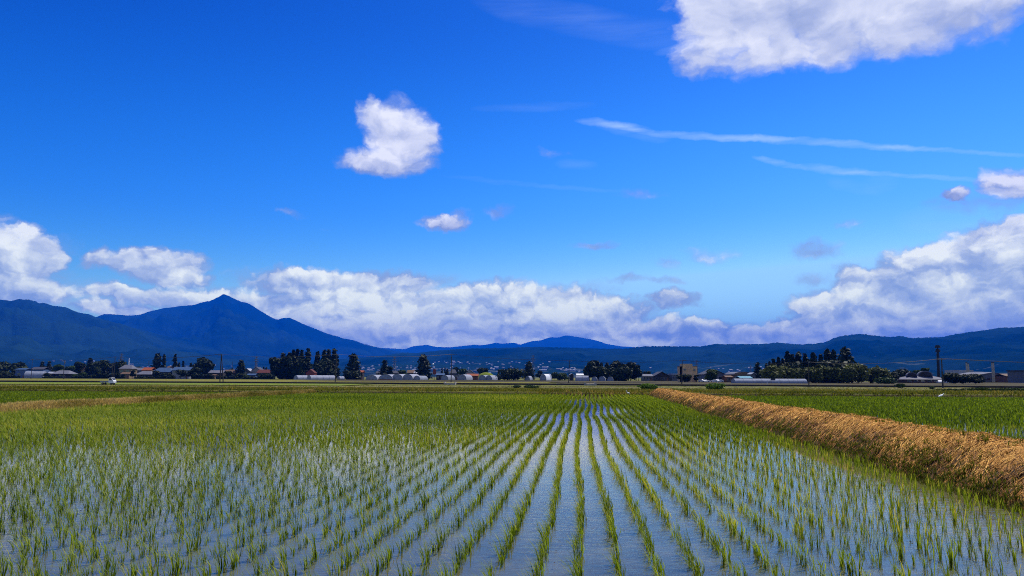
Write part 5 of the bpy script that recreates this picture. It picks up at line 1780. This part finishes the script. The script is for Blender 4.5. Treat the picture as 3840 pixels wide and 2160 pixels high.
def car(x, depth, label, group, rz=0.0):
    root = tag(empty('parked_car', (x, depth, GZ), rz), label, 'car', group)
    body = [(-2.1, .35), (-2.15, .8), (-1.95, 1.02), (-1.2, 1.08), (.75, 1.0), (1.7, .88), (2.1, .7), (2.1, .35)]
    MB().prism(body, -.82, .82, 'y').build('body', M['white'], root, .06)
    MB().prism([(-1.75, 1.03), (-1.25, 1.46), (.15, 1.48), (.95, 1.0)], -.74, .74, 'y').build('cabin', M['white'], root, .05)
    for s_ in (-1, 1):
        a, b_ = sorted((s_ * .745, s_ * .757))
        MB().prism([(-1.5, 1.08), (-1.15, 1.38), (.08, 1.40), (.68, 1.06)], a, b_, 'y').build('window', M['glass'], root)
    for xx in (-1.35, 1.3):
        for yy in (-.74, .74): wheel(root, xx, yy, .32)
    for yy in (-.55, .55): MB().box(2.102, 2.13, yy - .18, yy + .18, .6, .75).build('headlight', M['light'], root)
    return root


CG = 'white cars parked before the temple-roofed hall'
for n, c, dp, lab, rz in ((6, 1300, 326, 'white parked car left of the crossarm pole', R(70)), (6, 1412, 325, 'white parked car just right of the crossarm pole', R(95)), (6, 1452, 328, 'bright white parked car left of the clump of bushes', R(80))):
    x_, y_ = crop(n, c, 790)
    car(at(x_, y_, dp).x, dp, lab, CG, rz)
for c, lab in ((300, 'left of the two white cars parked left of the rounded deep green tree'), (345, 'right of the two white cars parked left of the rounded deep green tree'), (485, 'left of the two white cars right of the rounded deep green tree'), (545, 'right of the two white cars right of the rounded deep green tree')):
    x_, y_ = crop(5, c, 725)
    car(at(x_, y_, 338).x, 338, lab, 'white cars parked between the tan building and the arched hall', R(c))
for c, lab in ((1222, 'left white car parked by the village road'), (1245, 'right white car parked by the village road')):
    x_, y_ = crop(1, c, 690)
    car(at(x_, y_, 505).x, 505, lab, 'white cars parked in the village', R(c))

# ------------------------------------------------------------------ white egrets at the paddy edge


def egret(x, y, z, label, rz, crouch=0.0, sc_=1.0):
    nk = .45 if crouch > .7 else 1.0
    root = tag(empty('egret', (x, y, z), rz), label, 'bird', 'white egrets at the edge of the paddies')
    root.scale = (sc_,) * 3
    lh = .30 * (1 - crouch)
    b = MB()
    b.tube([(-.34, 0, lh + .04), (-.22, 0, lh + .09), (-.05, 0, lh + .15), (.10, 0, lh + .20), (.17, 0, lh + .20 + .07 * nk), (.15 + .06 * (1 - nk), 0, lh + .20 + .18 * nk), (.21 + .06 * (1 - nk), 0, lh + .20 + .29 * nk), (.27 + .07 * (1 - nk), 0, lh + .20 + .32 * nk), (.31 + .08 * (1 - nk), 0, lh + .20 + .315 * nk)],
           [.015, .07, .115, .095, .055, .032, .03, .04, .015], 12)
    o = b.build('body', M['feather'], root)
    s = o.modifiers.new('smooth', 'SUBSURF'); s.levels = s.render_levels = 1
    MB().tube([(.30 + .08 * (1 - nk), 0, lh + .20 + .315 * nk), (.44 + .08 * (1 - nk), 0, lh + .18 + .30 * nk)], [.014, .003], 6).build('beak', M['beak'], root)
    for s_ in (-.04, .04):
        MB().tube([(0, s_, lh + .08), (-.02, s_, lh * .5), (.0, s_, -.02)], [.012, .009, .009], 6).build('leg', M['black'], root)
        wg = MB().tube([(.08, s_ * 2.4, lh + .2), (-.15, s_ * 2.6, lh + .14), (-.36, s_ * 1.2, lh + .03)], [.03, .055, .008], 8).build('wing', M['feather'], root)


x_, y_ = crop(4, 1750, 985)
p = ground_pt(x_, y_, .06)
egret(p.x, p.y, .12, 'white egret at the far end of the paddy left of the straw dike', R(200), .5, .55)
x_, y_ = crop(6, 1330, 1000)
p = ground_pt(x_, y_, .12)
egret(p.x, p.y, .10, 'white egret crouching on the bank of the right-hand paddy', R(10), .92, .68)

# ------------------------------------------------------------------ far-off town at the foot of the hills
rng = np.random.default_rng(99)
dg = bpy.context.evaluated_depsgraph_get()
town = {0: MB(), 1: MB(), 2: MB()}
hills = [o for o in bpy.data.objects if o.name.startswith(('hills', 'mountain'))]
from mathutils.bvhtree import BVHTree
trees_ = []
for o in hills:
    trees_.append(BVHTree.FromObject(o, dg))
cl = [(rng.uniform(250, 2900), rng.uniform(1376, 1398), rng.uniform(60, 200)) for _ in range(16)] + [(1660, 1360, 60), (1740, 1362, 50), (1830, 1366, 60), (1920, 1362, 60), (1960, 1372, 60), (1440, 1376, 60), (1420, 1388, 60), (1540, 1380, 70), (1650, 1385, 90), (1780, 1382, 90), (1330, 1384, 60), (2150, 1392, 40), (430, 1372, 60), (300, 1358, 40)]
cnt = 0
for (px_, py_, sp) in cl:
    for _ in range(9):
        x_, y_ = px_ + rng.normal(0, sp), py_ + rng.normal(0, 3)
        d = ray(x_, y_).normalized()
        if y_ > 1401: continue
        best = None
        for tr_ in trees_:
            h_ = tr_.ray_cast(Vector((0, 0, CAM_H)), d)
            if h_[0] is not None and (best is None or h_[3] < best[1]): best = (h_[0], h_[3])
        if best is None: continue
        p, dist = best
        if dist > 6500: continue
        w_, dd_, hh_ = rng.uniform(5, 13), rng.uniform(7, 12), rng.uniform(4, 9)
        if rng.random() < .06: w_, hh_ = w_ * 2.5, hh_ * 1.3
        mb = town[int(rng.integers(0, 3))]
        mb.box(p.x - w_ / 2, p.x + w_ / 2, p.y - dd_ / 2, p.y + dd_ / 2, p.z - 3, p.z + hh_ * .7)
        n0 = len(mb.v)
        z0, z1 = p.z + hh_ * .7, p.z + hh_
        mb.v += [(p.x - w_ / 2 - .5, p.y - dd_ / 2 - .5, z0), (p.x + w_ / 2 + .5, p.y - dd_ / 2 - .5, z0), (p.x + w_ / 2 + .5, p.y + dd_ / 2 + .5, z0), (p.x - w_ / 2 - .5, p.y + dd_ / 2 + .5, z0), (p.x - w_ / 2, p.y, z1), (p.x + w_ / 2, p.y, z1)]
        mb.f += [tuple(n0 + i for i in q_) for q_ in ((0, 1, 5, 4), (1, 2, 5), (2, 3, 4, 5), (3, 0, 4))]
        cnt += 1
far = MB()
mats = [M['greywall'], M['rlight'], M['whitewall']]
midx = []
for k in range(3):
    n0 = len(far.v)
    far.v += town[k].v
    far.f += [tuple(n0 + i for i in q_) for q_ in town[k].f]
    midx += [k] * len(town[k].f)
me = far.mesh('distant_town', None)
for m_ in mats: me.materials.append(m_)
me.polygons.foreach_set('material_index', midx)
o = link('distant_town', me, None)
tag(o, 'far-off town of tiny pale houses scattered along the foot of the hills', 'town', kind='stuff')

# ------------------------------------------------------------------ air
hz = MB().box(-30000, 30000, -12000, 32000, -2.2, 1900)
hm, hnt = new_mat('haze_air')
t = NT(hnt)
vol = t.n('ShaderNodeVolumePrincipled')
vol.inputs['Color'].default_value = HAZE_COL
vol.inputs['Density'].default_value = HAZE_D
vol.inputs['Anisotropy'].default_value = 0.0
t.out(None, vol.outputs[0])
o = hz.build('haze', hm)
tag(o, kind='stuff')
o.display_type = 'WIRE'

# ------------------------------------------------------------------ render settings
sc.render.engine = 'CYCLES'
sc.cycles.use_denoising = False
sc.cycles.denoiser = 'OPENIMAGEDENOISE'
sc.cycles.max_bounces = 8
sc.cycles.diffuse_bounces = 2
sc.cycles.glossy_bounces = 3
sc.cycles.transmission_bounces = 4
sc.cycles.transparent_max_bounces = 8
sc.cycles.volume_bounces = 0
sc.cycles.sample_clamp_indirect = 4.0
sc.cycles.caustics_reflective = False
sc.cycles.caustics_refractive = False
sc.cycles.pixel_filter_type = 'BLACKMAN_HARRIS'
sc.cycles.filter_width = 1.05
sc.view_settings.view_transform = 'Standard'
sc.view_settings.look = 'None'
sc.view_settings.exposure = EXPOSURE
sc.view_settings.gamma = 1.0
